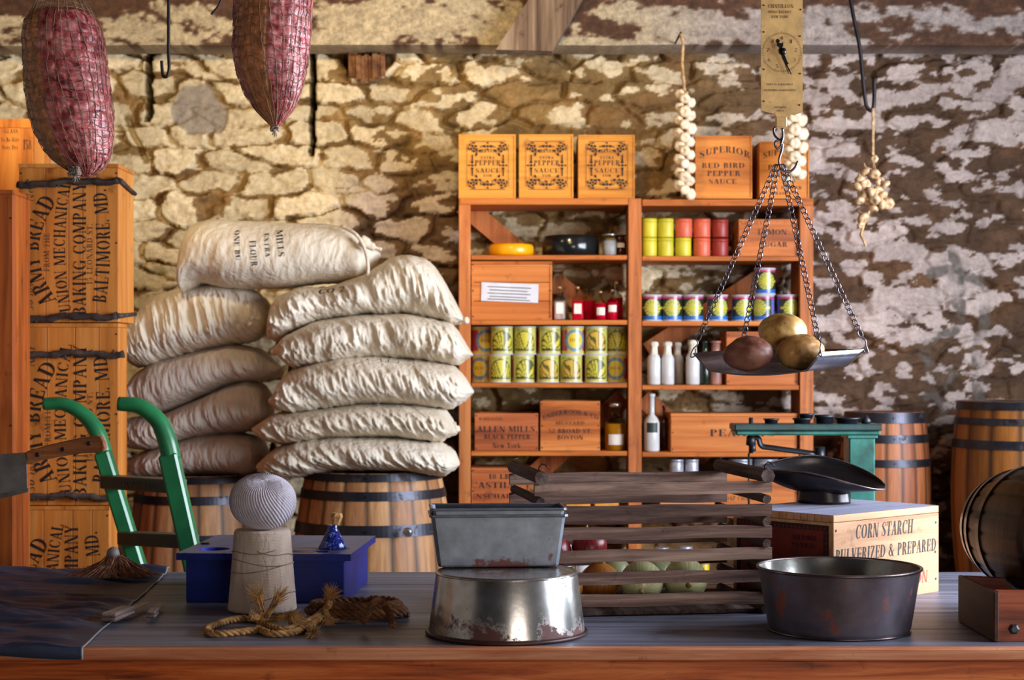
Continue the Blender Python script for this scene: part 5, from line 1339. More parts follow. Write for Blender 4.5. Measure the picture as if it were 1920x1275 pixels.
# lid built as a ring round a round dip and a pen tray
hx, hy, hr = -.125, -.11, .034
nq = 24
def lid_top(b):
    # outer sheet as strips with a circular recess and a rectangular tray
    tx0, tx1, ty0, ty1 = -.02, .13, -.165, -.13
    xs = [x0, hx-.045, hx+.045, tx0, tx1, x1]; ys_ = [y0, ty0, ty1, hy+.045, y1]
    for i in range(5):
        for j in range(4):
            if i == 1 and j in (0, 1, 2): continue
            if i == 3 and j == 1: continue
            b.add([(xs[i], ys_[j], lz1), (xs[i+1], ys_[j], lz1), (xs[i+1], ys_[j+1], lz1), (xs[i], ys_[j+1], lz1)], [(0, 1, 2, 3)], 1)
    sqv = []; cv = []; X0, X1, Y0, Y1 = xs[1], xs[2], y0, hy+.045
    for k in range(nq*2):
        a = 2*PI*k/(nq*2); c, s_ = math.cos(a), math.sin(a)
        tX = ((X1 if c > 0 else X0)-hx)/c if abs(c) > 1e-6 else 1e9; tY = ((Y1 if s_ > 0 else Y0)-hy)/s_ if abs(s_) > 1e-6 else 1e9
        t = min(tX, tY); sqv.append((hx+c*t, hy+s_*t, lz1)); cv.append((hx+c*hr, hy+s_*hr, lz1))
    n = nq*2; dv = [(x, y, lz1-.008) for x, y, _ in cv]
    b.add(sqv+cv, [(i, (i+1) % n, n+(i+1) % n, n+i) for i in range(n)], 1)
    b.add(cv+dv, [(i, (i+1) % n, n+(i+1) % n, n+i) for i in range(n)]+[tuple(n+i for i in range(n))], 2)
    b.box(tx0, tx1, ty0, ty1, lz0+.001, lz1-.006, 2)
    for q in (((tx0, ty0), (tx1, ty0)), ((tx1, ty0), (tx1, ty1)), ((tx1, ty1), (tx0, ty1)), ((tx0, ty1), (tx0, ty0))):
        (a, c), (d_, e) = q; b.add([(a, c, lz1), (d_, e, lz1), (d_, e, lz1-.006), (a, c, lz1-.006)], [(0, 1, 2, 3)], 2)
lid_top(b)
for q in (((x0, y0), (x1, y0)), ((x1, y0), (x1, y1)), ((x1, y1), (x0, y1)), ((x0, y1), (x0, y0))):
    (a, c), (d_, e) = q; b.add([(a, c, lz0), (d_, e, lz0), (d_, e, lz1), (a, c, lz1)], [(0, 1, 2, 3)], 0)
b.add([(x0, y0, lz0), (x1, y0, lz0), (x1, y1, lz0), (x0, y1, lz0)], [(3, 2, 1, 0)], 0)
b.build('lid', [BLU, BLT, plain('bright_blue_recess', (30, 52, 170), .35)], parent=BB)
MB().box(-.176, -.156, -.02, -.008, lz1+.0002, lz1+.004, 0, .001).build('latch', plain('tarnished_brass', (90, 74, 40), .4, .7), parent=BB)
def on_lid(x, y, z=0): return Matrix.Rotation(ba, 3, 'Z') @ Vector((x, y, lz1+z))+Vector(BB.location)
o = MB().tube([(-.055, 0, 0), (.05, 0, 0), (.062, 0, 0)], [.0035, .0035, .001], 8).build('pencil', plain('yellow_brown_pencil', (170, 120, 50), .5), loc=on_lid(.045, -.148, -.0022), rot=(0, 0, ba)); tag(o, 'short yellow-brown pencil lying in the tray of the blue box lid', 'pencil')
p = on_lid(.130, -.085, .0006); IW = thing('inkwell', p, 'blue marbled cone-shaped inkwell with a cork, on the blue box lid', 'inkwell')
m, nt, bs = newmat('blue_marbled_glaze'); n = noise(nt, coords(nt), 60, 5, .6, 2.5); r = ramp(nt, [(.42, (10, 22, 96)), (.56, (30, 50, 150)), (.66, (170, 190, 226))]); lk(nt, n, r.inputs[0]); lk(nt, r.outputs[0], bs.inputs['Base Color']); bs.inputs['Roughness'].default_value = .12
MB().lathe([(.030, .0006), (.0305, .003), (.024, .016), (.014, .036), (.0105, .044), (.0115, .050), (.0105, .051)], 40).build('body', m, parent=IW)
MB().lathe([(.037, 0), (.037, .0005)], 30).build('base_plate', plain('dark_slate_disc', (60, 56, 66), .4), parent=IW)
b = MB(); b.lathe([(.0080, .0515), (.0105, .060), (.0140, .070), (.0115, .077)], 7, smooth=False, M=Matrix.Rotation(.12, 4, 'Y')); b.build('cork', CORK, parent=IW)

# ------------------------------------------------------------------ ropes
ROPE = plain('hemp_rope', (176, 132, 80), .85, var=.25, sc=60); ROPED = plain('dark_hemp_rope', (104, 66, 36), .85, var=.25, sc=60)
def rope(b, pts, r, tw=24.0, strands=3):
    pts = cat_rom(pts, 10)
    # even spacing
    L = [0]
    for a, c in zip(pts, pts[1:]): L.append(L[-1]+(c-a).length)
    n = int(L[-1]/.0022); q = []; k = 0
    for i in range(n+1):
        s_ = L[-1]*i/n
        while k < len(L)-2 and L[k+1] < s_: k += 1
        q.append(pts[k].lerp(pts[k+1], (s_-L[k])/max(1e-6, L[k+1]-L[k])))
    u = Vector((0, 0, 1)); fr = []
    for i in range(len(q)):
        t = (q[min(i+1, len(q)-1)]-q[max(i-1, 0)]).normalized(); u = (u-t*u.dot(t)); u = u.normalized() if u.length > 1e-4 else t.orthogonal().normalized(); fr.append((u.copy(), t.cross(u)))
    for s_ in range(strands):
        path = []
        for i, p in enumerate(q):
            a = i*.0022/r*1.15+2*PI*s_/strands; u_, w_ = fr[i]; path.append(p+(u_*math.cos(a)+w_*math.sin(a))*r*.52)
        b.tube(path, r*.56, 6)
    return q
def fray(b, p, d, L=.05, n=40, spread=.5, seed=0, r=.0005, droop=.0):
    rs = random.Random(seed); d = Vector(d).normalized()
    for i in range(int(n*2.2)):
        e = (d+Vector((rs.uniform(-1, 1), rs.uniform(-1, 1), rs.uniform(-1, 1)))*spread).normalized(); l = L*rs.uniform(.5, 1)
        p0 = Vector(p)+Vector((rs.uniform(-1, 1), rs.uniform(-1, 1), rs.uniform(-1, 1)))*.004
        m1 = p0+d*l*.4+e*l*.2; m2 = p0+e*l-Vector((0, 0, droop*l))
        if m2.z < CT+.001: m2.z = CT+.001
        if m1.z < CT+.002: m1.z = CT+.002
        b.tube([p0, m1, m2], [r*1.6, r*1.2, r*.5], 3, smooth=False)
def G(px, py, z=.0075):     # counter point
    d = (ZC-CT-z)*F/(py-680); return Vector((PX(px, d), d, CT+z))
b = MB()
rope(b, [G(530, 1155, .022), G(498, 1163), G(450, 1160), G(408, 1170), G(388, 1180), G(402, 1188), G(440, 1186), G(485, 1180)], .0068)
rope(b, [G(482, 1178), G(510, 1188), G(545, 1186), G(570, 1178), G(600, 1160, .012), G(612, 1150, .02)], .0068)
rope(b, [G(482, 1156, .02), G(492, 1170, .012), G(530, 1180, .012), G(560, 1173, .012), G(590, 1158, .015), G(612, 1140, .03), G(618, 1130, .045)], .0065)
rope(b, [G(560, 1176, .012), G(580, 1180), G(588, 1188)], .0065)
fray(b, G(494, 1150, .03), (-.35, 0, 1), .062, 70, .35, 1); fray(b, G(500, 1156, .028), (.5, .05, .85), .07, 60, .25, 2); fray(b, G(520, 1160, .024), (1, -.2, .25), .062, 150, .5, 3, droop=.3)
fray(b, G(492, 1152, .03), (.2, -.3, -.6), .05, 90, .5, 4); fray(b, G(612, 1138, .034), (.35, 0, 1), .048, 100, .45, 5); fray(b, G(610, 1145, .03), (.2, -.2, -.5), .035, 60, .5, 8); fray(b, G(587, 1186, .008), (.1, -1, .1), .028, 90, .7, 6)
fray(b, G(484, 1158, .028), (-1, 0, .3), .02, 40, .8, 7)
o = b.build('frayed_rope', ROPE, origin=G(500, 1170, 0)); tag(o, 'pale frayed rope end lying loose before the twine cone', 'rope')
b = MB(); cx, cy_ = PX(672, 3.40), 3.40
pts = []
for i in range(70):
    t = i/69; a = t*2*PI*4.2; r_ = .095-.010*math.sin(a*.5)-.02*t; pts.append(Vector((cx+r_*1.02*math.cos(a), cy_+r_*.62*math.sin(a), CT+.0085+.0060*(t*4.2))))
rope(b, pts, .0078)
rope(b, [G(738, 1172, .03), G(725, 1140, .045), G(712, 1126, .062), G(702, 1128, .062), G(690, 1150, .04), G(680, 1165, .02)], .0068)
o = b.build('rope_coil', ROPED, origin=(cx, cy_, CT)); tag(o, 'dark coiled rope with an upright loop, left of the tin basin', 'rope')

# ------------------------------------------------------------------ brush and knife handles on the left
BRS = plain('red_brown_bristles', (96, 52, 30), .8, var=.3, sc=80); BRT = plain('pale_bristles', (150, 104, 74), .8, var=.3, sc=80)
base = G(212, 1090, 0)+Vector((0, 0, .006)); WB = thing('whisk_brush', base, 'red-brown whisk brush spread out on the black oilcloth', 'brush')
b = MB(); rs = random.Random(9); tip = Vector((0, .0, .066))
for i in range(1100):
    a = rs.uniform(0, 2*PI); k = rs.random()**.6; ex = .105*k*math.cos(a); ey_ = .075*k*math.sin(a)
    z = .003+.022*(1-k)*rs.random()
    m1 = Vector((ex*.36, ey_*.36, .052-.02*k)); e = Vector((ex*(1+.1*rs.uniform(-1, 1)), ey_, z+.006))
    b.tube([tip+Vector((rs.uniform(-.01, .01), rs.uniform(-.008, .008), -.006)), m1+Vector((rs.uniform(-.008, .008),)*3), e], [.0011, .0009, .0006], 3, smooth=False, m=0 if rs.random() < .75 else 1)
part_o = b.build('bristles', [BRS, BRT], parent=WB)
MB().lathe([(.016, .050), (.015, .060), (.0125, .068), (.007, .073), (.001, .075)], 20).build('bound_top', plain('grey_string_binding', (130, 120, 116), .6, bmp=.3), parent=WB)
HW = wood('grey_handle_wood', (84, 72, 70), (132, 114, 108), (164, 148, 138), 'x', 2.5, .6, .4); STL = tinmat('dark_blade_steel', (138, 134, 132), (84, 66, 56), .4, .62, .45)
def knife(px0, py0, px1, py1, w, hgt, L, label, blade=.0):
    p0 = G(px0, py0, 0); p1 = G(px1, py1, 0); a = math.atan2(p1.y-p0.y, p1.x-p0.x)
    r = thing('table_knife', p0+Vector((0, 0, .0062)), label, 'knife', 'knives on the counter', rz=a)
    b = MB(); b.box(0, L, -w/2, w/2, .0, hgt*.46, 0, .003); b.box(0, L, -w/2, w/2, hgt*.54, hgt, 0, .003); b.build('handle', HW, parent=r)
    b = MB(); b.box(.004, L+.01, -w*.42, w*.42, hgt*.46+.0002, hgt*.54-.0002, 0); b.add([(L, -w*.4, hgt*.5), (L+blade, -w*.2, hgt*.42), (L+blade, w*.3, hgt*.42), (L, w*.4, hgt*.5), (L, -w*.4, hgt*.56), (L+blade, -w*.2, hgt*.46), (L+blade, w*.3, hgt*.46), (L, w*.4, hgt*.56)], [(0, 1, 2, 3), (7, 6, 5, 4), (0, 4, 5, 1), (1, 5, 6, 2), (2, 6, 7, 3), (3, 7, 4, 0)], 0)
    b.build('blade', STL, parent=r)
knife(203, 1172, 262, 1148, .032, .017, .105, 'knife with a wide grey wooden slab handle, straddling the oilcloth edge', .12)
knife(283, 1166, 300, 1146, .018, .015, .06, 'narrower wooden-handled knife just right of the wide one', .12)

# ------------------------------------------------------------------ cleaver in a block at the far left
yk = 3.34
BK = thing('chopping_block', (-1.36, 3.4, CT+.008), 'thick chopping block on the counter just beyond the left edge', 'chopping block')
MB().lathe([(.19, 0), (.195, .01), (.195, .30), (.188, .31)], 40).build('block', wood('block_end_grain', (90, 60, 40), (130, 92, 62), (160, 120, 86), 'z'), parent=BK)
CV = thing('cleaver', P(-60, 930, yk), 'heavy meat cleaver with a riveted brown wooden handle, poking in from the left edge', 'cleaver')
def cv(pts, y0, y1, m, nm, bev=None):
    b = MB(); q = [P(x, y, yk) for x, y in pts]; n = len(q)
    b.add([v+Vector((0, y0, 0)) for v in q]+[v+Vector((0, y1, 0)) for v in q], [tuple(range(n))[::-1], tuple(range(n, 2*n))]+[(i, (i+1) % n, n+(i+1) % n, n+i) for i in range(n)], 0)
    return part(nm, b, m, CV)
cv([(-190, 880), (-20, 853), (50, 848), (50, 870), (52, 922), (20, 930), (-40, 941), (-190, 968)], -.0025, .0025, STL, 'blade')
cv([(-190, 969), (-40, 942), (20, 931), (53, 922.5), (54, 915), (20, 922), (-40, 932), (-190, 956)], -.0030, .0030, plain('ground_edge_steel', (150, 140, 136), .35, .7), 'ground_edge')
hp = cv([(51, 846), (100, 832), (150, 821), (184, 815.5), (192, 818), (197, 828), (199, 838), (196, 846), (186, 848), (150, 850), (110, 857), (75, 864), (54, 871)], -.011, .011, wood('cleaver_handle_wood', (96, 54, 28), (150, 92, 52), (186, 126, 78), 'x', 1.6, .5), 'handle')
md = hp.modifiers.new('b', 'BEVEL'); md.width = .003; md.segments = 3
for x, y in ((73, 852), (120, 842), (169, 831)):
    b = MB(); b.lathe([(.0045, 0), (.0045, .001), (.003, .0016)], 14, M=Matrix.Translation(P(x, y, yk)+Vector((0, -.0111, 0))) @ Matrix.Rotation(PI/2, 4, 'X')); ob = part('rivet', b, NAILM, CV)

# ------------------------------------------------------------------ cask on its cradle
CK = thing('small_cask', (1.075, 3.35, CT), 'small dark oak cask lying on its side in a wooden cradle, at the right edge', 'cask')
A = Vector((1.030, 3.55, 1.050)); Bp = Vector((1.118, 3.14, 1.056)); ax = (Bp-A); H = ax.length; ax.normalize()
q = ax.to_track_quat('Z', 'Y').to_matrix().to_4x4(); M4 = Matrix.Translation(A-Vector(CK.location)) @ q
BRM_save = BRM
DKB = barrelmat('dark_varnished_staves', None); DKB.node_tree.nodes['Principled BSDF'].inputs['Roughness'].default_value = .45; DKB.node_tree.nodes['Principled BSDF'].inputs['Specular IOR Level'].default_value = .35
BRM = DKB
barrel(0, 0, 0, H, .104, .136, [(.002, .022), (.040, .058), (.115, .133), (H-.133, H-.115), (H-.058, H-.04), (H-.022, H-.002)], '', [(48, 26, 10), (98, 56, 24)], 20, M=M4, root=CK, seed=33, hoopm=plain('dark_bronze_hoop', (44, 32, 24), .3, .6))
BRM = BRM_save
CRD = wood('cask_cradle_red_wood', (84, 34, 18), (140, 66, 38), (170, 90, 56), 'x', 1.4, .5)
CC = thing('cask_cradle', (1.075, 3.22, CT), 'reddish wooden cradle with a bolt carrying the small cask', 'cradle')
for y in (3.115, 3.325):
    cxx = A.x+(Bp.x-A.x)*((3.55-(y+.01))/(3.55-3.14)); rr = .139 if y < 3.2 else .143
    czz = 1.053; out = [(.888, CT+.0006), (1.27, CT+.0006), (1.262, CT+.094)]
    arcp = []
    for i in range(17):
        a = math.radians(-18-144*i/16); arcp.append((cxx+rr*math.cos(a), czz+rr*math.sin(a)))
    arcp = [p for p in arcp if p[1] < CT+.092 and .915 < p[0] < 1.25]
    out = out+arcp+[(.888, CT+.092)]
    b = MB(); n = len(out)
    b.add([(x, y, z) for x, z in out]+[(x, y+.03, z) for x, z in out], [tuple(range(n))[::-1] if 0 else tuple(range(n)), tuple(range(n, 2*n))[::-1]]+[(i, n+i, n+(i+1) % n, (i+1) % n) for i in range(n)], 0)
    part('saddle_board', b, CRD, CC)
b = MB().box(.878, .8875, 3.110, 3.36, CT+.0006, CT+.092, 0, .002); part('side_board', b, wood('shaded_cradle_side', (30, 14, 10), (60, 30, 20), (84, 44, 30), 'y', 1.4, .6), CC)  # shade on the cradle's left side put into a darker wood
b = MB(); b.lathe([(.010, 0), (.010, .004), (.006, .007)], 6, smooth=False, M=Matrix.Translation((PX(1902, 3.11), 3.1145, PZ(1180, 3.11))) @ Matrix.Rotation(PI/2, 4, 'X')); part('bolt', b, IRON, CC)
# ------------------------------------------------------------------ netted hams
def ham(name, axis_pts, rad, d, label, seed, cols):
    """axis_pts: pixel centre line top to bottom with half widths"""
    ns, nf = 150, 160
    t = np.linspace(0, 1, ns); k = np.linspace(0, 1, len(axis_pts))
    ap = np.array(axis_pts, float)
    def sm(v):
        y = np.interp(t, ap[:, 3], v); ker = np.hanning(13); ker /= ker.sum(); yp = np.pad(y, 6, mode='edge'); return np.convolve(yp, ker, 'valid')
    cx, cy, hw = sm(ap[:, 0]), sm(ap[:, 1]), sm(ap[:, 2])
    cy[0] = ap[0, 1]; hw[0] = max(2, hw[0]*.3)
    a = np.linspace(0, 2*PI, nf, endpoint=False); T, A_ = np.meshgrid(t, a, indexing='ij')
    n1 = fbm(T*7+3*seed, A_*2.2+9*(np.abs(np.sin(A_/2))), seed, 4)-.5; n2 = fbm(T*30, np.cos(A_)*6+np.sin(A_)*5+20, seed+9, 3)-.5
    X = (cx-960)/F*d; Z = ZC-(cy-680)/F*d; R = hw/F*d
    netd = .0022*np.minimum(1, np.abs(np.sin(A_*14))*2.5)*np.minimum(1, np.abs(np.sin(T*PI*19))*2.5)
    r = R[:, None]*(1+.10*n1*np.minimum(1, (T*6)))+.004*n2+netd*np.minimum(1, R[:, None]/.03)-.001
    pos = np.stack([X[:, None]+r*np.cos(A_), d+.92*r*np.sin(A_), Z[:, None]+0*A_], -1)
    # colour: raw pink, dark red veins, a strip of tan fat on the left front
    v = fbm(T*26, A_*6.5+seed, seed+3, 5); w = fbm(T*40, A_*9+seed, seed+5, 4)
    base = C(204, 108, 108)*(v > .5)[..., None]+C(188, 86, 88)*(v <= .5)[..., None]
    base = base*(1-sstep(.55, .66, v)[..., None])+C(218, 140, 140)*sstep(.55, .66, v)[..., None]
    base = base*(1-sstep(.48, .36, v)[..., None]*0) ; dk = (1-sstep(.30, .40, v))*.8
    base = base*(1-dk[..., None])+C(112, 34, 46)*dk[..., None]
    fa, fw = cols; da = np.abs((A_-fa+PI) % (2*PI)-PI)+.25*(v-.5)
    fat = (1-sstep(fw*.8, fw, da)); fc = C(196, 130, 84)*(.8+.4*w[..., None])
    col = base*(1-fat[..., None])+fc*fat[..., None]
    col = col*(.8+.4*w[..., None])
    O = Vector((X.mean(), d, Z[0]))
    root = thing(name, O, label, 'ham', 'netted hams')
    b = MB(); b.grid(pos, ns, nf, wrapv=True, caps=True); b.v = [(q[0]-O.x, q[1]-O.y, q[2]-O.z) for q in b.v]
    o = b.build('meat', HAMM, parent=root); setcol(o.data, col.reshape(-1, 3))
    nb = MB(); off = .0012
    def pt(i, j): 
        i = int(max(0, min(ns-1, i))); q = pos[i, int(j) % nf]; c = Vector((X[i], d, Z[i])); v_ = Vector(q)-c; L = v_.length
        return c+v_*((L+off)/max(L, 1e-5))
    for q in range(28):
        j0 = q*nf/28; path = [pt(i, j0+2*math.sin(i*.05+q)+i*.05) for i in range(2, ns-1, 3)]; nb.tube(path, .0007, 4)
    for q in range(1, 20):
        i0 = ns*q/20; path = [pt(i0+3.0*math.sin(a_*1.0+q*.6)+1.6*math.cos(a_*11), a_/(2*PI)*nf) for a_ in np.linspace(0, 2*PI, 44, endpoint=False)]; nb.tube(path, .0006, 4, closed=True)
    nb.v = [(q[0]-O.x, q[1]-O.y, q[2]-O.z) for q in nb.v]; nb.build('netting', NET, parent=root)
    return root, O, pos, X, Z
HAMM = attrmat('raw_cured_meat', rough=.32, bsc=40, bst=.35, nmix=.25, spec=.55); NET = plain('elastic_netting', (150, 118, 92), .6, var=.2)
def knot(root, O, c, r, seed):
    rs = random.Random(seed); b = MB()
    for i in range(26):
        p = [c+Vector((rs.uniform(-r, r), rs.uniform(-r, r), rs.uniform(-r*.8, r))) for _ in range(4)]; b.tube(cat_rom(p, 4), .0012, 4)
    for i in range(10):
        e = c+Vector((rs.uniform(-r, r)*.8, rs.uniform(-r, r), -r*rs.uniform(1.1, 2.0))); b.tube([c, e], .0006, 3)
    b.v = [(q[0]-O.x, q[1]-O.y, q[2]-O.z) for q in b.v]; b.build('knot', plain('grey_net_knot', (150, 132, 120), .8), parent=root)
dh = 3.30
root, O, pos, X, Z = ham('netted_ham', [(118, 18, 30, 0), (118, 24, 56, .03), (116, 40, 68, .07), (118, 70, 74, .16), (121, 110, 76, .28), (126, 160, 78, .42), (133, 210, 76, .57), (140, 255, 70, .71), (148, 290, 58, .83), (156, 312, 40, .91), (160, 326, 20, .97), (160, 333, 6, 1)], None, dh,
    'long raw pink netted ham hanging at the left, over the army bread boxes', 3, (3.65, .75))
knot(root, O, P(140, 322, dh-.035), .011, 1)
nb = MB(); gp_ = P(112, -60, dh)
for i in range(22):
    a = 2*PI*i/22; j = int(i*160/22); p0 = Vector(pos[8, j]); nb.tube([p0, p0.lerp(gp_, .45)+Vector((.006*math.cos(a), .006*math.sin(a), 0)), gp_], .0009, 4)
for k_ in range(1, 5):
    nb.tube([Vector(pos[8, int(i*160/22) % 160]).lerp(gp_, k_*.12+.02*math.sin(i*2.1)) for i in range(22)], .0008, 4, closed=True)
nb.tube([gp_, Vector((gp_.x, gp_.y, 2.799))], .004, 8)
nb.v = [(q[0]-O.x, q[1]-O.y, q[2]-O.z) for q in nb.v]; nb.build('hanging_string', NET, parent=root)
root, O, pos, X, Z = ham('netted_ham', [(512, -150, 14, 0), (512, -140, 40, .03), (512, -90, 66, .13), (512, -20, 71, .32), (511, 40, 71, .48), (508, 90, 71, .62), (508, 130, 66, .74), (511, 170, 55, .84), (514, 205, 36, .93), (516, 232, 12, .985), (516, 240, 6, 1)], None, dh+.05,
    'raw ham in a string net hanging before the beam, tied off at its pointed tip', 8, (4.25, .55))
knot(root, O, P(515, 240, dh+.05), .009, 2)
b = MB(); p0 = P(512, -150, dh+.05); b.tube([p0, Vector((p0.x, p0.y, 2.799))], .004, 8); b.v = [(q[0]-O.x, q[1]-O.y, q[2]-O.z) for q in b.v]; b.build('hanging_string', NET, parent=root)

# ------------------------------------------------------------------ iron hooks
d = 4.2
def hook(pts, d, r, label, top=True, n=8):
    q = cat_rom([P(x, y, d) for x, y in pts], 8)
    if top: q = [Vector((q[0].x, d, 2.799))]+q
    b = MB(); b.tube(q, r, 8); o = b.build('iron_hook', IRONR, origin=q[0]); tag(o, label, 'hook', 'iron hooks hanging from the ceiling'); return o
IRONR = plain('rusty_dark_iron', (40, 34, 36), .5, .5, var=.3)
hook([(316, -20), (316, 50), (316, 100), (317, 128), (313, 143), (306, 142), (304, 130), (303, 114)], 4.3, .0042, 'thin iron hook hanging between the two hams')
hook([(418, -10), (410, 10), (396, 27)], 4.4, .0030, 'short bent iron hook end just left of the second ham')
hook([(1590, -30), (1600, 30), (1612, 90), (1618, 150), (1622, 185), (1625, 200), (1632, 207), (1637, 203), (1639, 185), (1639, 145)], 5.55, .0065, 'long iron hook at the right holding the loose garlic bunch')

# ------------------------------------------------------------------ garlic
GAR2 = onionmat('tan_garlic_skin', (160, 116, 74), (214, 184, 144)); GAR = onionmat('garlic_skin', (206, 176, 140), (240, 226, 200)); STR = plain('garlic_stalks', (176, 140, 96), .8, var=.25, sc=50)
def bulb(b, c, r, dirv, mi=0):
    dirv = Vector(dirv).normalized(); q = dirv.to_track_quat('Z', 'Y').to_matrix().to_4x4(); M = Matrix.Translation(c) @ q
    prof = [(.0004, -r*.50), (r*.22, -r*.46), (r*.34, -r*.58), (r*.75, -r*.50), (r, -r*.1), (r*.88, r*.25), (r*.45, r*.6), (r*.2, r*.9), (r*.13, r*1.5), (r*.02, r*1.55)]
    n = 16; vs = []
    for pr, z in prof:
        for i in range(n):
            a = 2*PI*i/n; k = 1+.16*abs(math.cos(a*3))-.09; vs.append(M @ Vector((pr*k*math.cos(a), pr*k*math.sin(a), z)))
    fs = [(j*n+i, j*n+(i+1) % n, (j+1)*n+(i+1) % n, (j+1)*n+i) for j in range(len(prof)-1) for i in range(n)]
    b.add(vs, fs, mi, True)
def braid(name, px, y0, y1, d, label, seed, rope_top, r=.026, n=22, widen=15, nstr=True):
    root = thing(name, P(px, y0, d), label, 'garlic', 'garlic hanging by the shelf'); O = root.location; rs = random.Random(seed)
    b = MB(); b.tube([Vector((P(rope_top[0][0], 0, d).x, d-.01, P(0, rope_top[0][1], d).z)), Vector((P(rope_top[0][0], 0, d).x, 6.32, P(0, rope_top[0][1], d).z))], .004, 6); b.v = [(v[0]-O.x, v[1]-O.y, v[2]-O.z) for v in b.v]; b.build('nail', NAILM, parent=root)
    b = MB(); q = [P(px+2*math.sin(k*.7), y0+(y1-y0)*k/16, d) for k in range(17)]
    for s_ in range(3):
        b.tube([p+Vector((.007*math.cos(i*1.3+s_*2.1), .007*math.sin(i*1.3+s_*2.1), 0)) for i, p in enumerate(q)], .006, 6)
    if rope_top: b.tube([P(x, y, d) for x, y in rope_top], .006, 7)
    b.v = [(v[0]-O.x, v[1]-O.y, v[2]-O.z) for v in b.v]; b.build('stalk_braid', STR, parent=root)
    for i in range(n):
        t = (i+.5)/n; py = y0+(y1-y0)*t; side = (-1, 0, 1)[i % 3]; off = side*widen*(.8+.3*rs.random())
        c = P(px+off, py, d-.012-.018*(side == 0)); b = MB()
        c = Vector((c.x-O.x, c.y-O.y, c.z-O.z))
        bulb(b, c, r*d/6.1*(.85+.25*rs.random()), (-side*.6+rs.uniform(-.5, .5), .8 if side else 1.0, .35+rs.uniform(-.5, .5)))
        b.build('garlic_bulb', GAR, parent=root)
    return root
braid('garlic_braid', 1284, 172, 368, 6.10, 'long pale garlic braid beside the SUPERIOR RED BIRD box', 4, [(1276, 62), (1281, 80), (1279, 120), (1284, 175)], r=.0215, n=24, widen=11)
braid('garlic_braid', 1490, 205, 340, 6.10, 'shorter garlic braid behind the hanging scale hook', 6, [(1490, 70), (1490, 205)], r=.024, n=16, widen=14)
# loose bunch on the right hook
root = thing('garlic_bunch', P(1636, 205, 5.5), 'loose brownish garlic bunch on a string at the right, hung from the long hook', 'garlic'); O = root.location; rs = random.Random(12)
b = MB()
for s_ in range(3): b.tube([P(1637+1.5*math.sin(s_*2+k), 203+(297-203)*k/8, 5.53) for k in range(9)], .0028, 5)
for s_ in range(4): b.tube([P(1638, 297, 5.53), P(1640+s_*3-4, 330, 5.53), P(1642+s_*5-8, 360, 5.53)], .0008, 4)
t2 = MB(); t2.tube([P(1630, 395, 5.52), P(1620, 420, 5.52), P(1614, 440, 5.52), P(1624, 462, 5.52)], [.004, .004, .005, .003], 6); t2.v = [(v[0]-O.x, v[1]-O.y, v[2]-O.z) for v in t2.v]; t2.build('dried_tail', STR, parent=root)
b.v = [(v[0]-O.x, v[1]-O.y, v[2]-O.z) for v in b.v]; b.build('string', STR, parent=root)
cl = [(1639, 298, 8)]
for px, py, r_ in ((1624, 322, 12), (1640, 326, 11), (1612, 336, 10), (1608, 350, 12), (1622, 346, 12), (1618, 362, 12), (1632, 360, 11), (1650, 342, 11), (1660, 346, 10), (1646, 358, 11), (1655, 366, 10), (1640, 374, 12), (1652, 382, 12), (1665, 382, 12), (1628, 376, 11), (1612, 376, 10), (1638, 390, 11), (1618, 408, 12), (1614, 422, 8)): cl.append((px, py, r_))
for px, py, r_ in cl:
    b = MB(); c = P(px, py, 5.52-.02*rs.random()); bulb(b, Vector((c.x-O.x, c.y-O.y, c.z-O.z)), r_*5.5/F, (rs.uniform(-.6, .6), rs.uniform(-.1, .9), rs.uniform(-.2, .9))); b.build('garlic_bulb', GAR2, parent=root)

# ------------------------------------------------------------------ hanging spring scale
ds = 3.28
BRA = tinmat('aged_brass_plate', (250, 204, 132), (196, 146, 88), .42, .60, .05, sc=16)
HS = thing('spring_scale', P(1466, 0, ds), 'brass-faced hanging spring scale with a dial pointer, hook and chains carrying a pan', 'hanging scale'); O = Vector(HS.location)
pl = [(1427, -160), (1505, -160), (1505, 210), (1497, 213), (1490, 216), (1482, 214), (1477, 220), (1456, 220), (1452, 213), (1440, 211), (1427, 207)]
k = ds/F
def hs_part(nm, b, m, parent=None):
    b.v = [(v[0]-O.x, v[1]-O.y, v[2]-O.z) for v in b.v]; return b.build(nm, m, parent=parent or HS)
b = MB(); q = [P(x, y, ds) for x, y in pl]; n = len(q)
b.add(q+[v+Vector((0, .003, 0)) for v in q], [tuple(range(n))[::-1], tuple(range(n, 2*n))]+[(i, (i+1) % n, n+(i+1) % n, n+i) for i in range(n)], 0)
cx, cy = 1466, 98
def T(t, px, py, h, w, m=1): b.text(t, P(px, py, ds-.0002), (1, 0, 0), (0, 0, 1), h*k, m, width=w*k, center=True)
for a, t in ((0, '0'), (40, '1'), (80, '2'), (120, '3'), (160, '4'), (200, '5'), (240, '6'), (280, '7'), (320, '8')):
    r_ = math.radians(a); T(t, cx+27*math.sin(r_), cy-27*math.cos(r_)+4, 7, 5, 3)
for i in range(72):
    r_ = 2*PI*i/72; r0 = 34; r1 = 37.5 if i % 8 else 39
    qq = []
    for rr, da in ((r0, -.01), (r1, -.01), (r1, .01), (r0, .01)): qq.append(P(cx+rr*math.sin(r_+da), cy-rr*math.cos(r_+da), ds-.0004))
    b.add(qq, [(0, 1, 2, 3)], 3)
T('CHATILLON', 1464, 15, 7, 48, 3); T("SPRING BALANCE", 1462, 25, 5, 44, 3); T('NEW YORK', 1462, 34, 5, 32, 3)
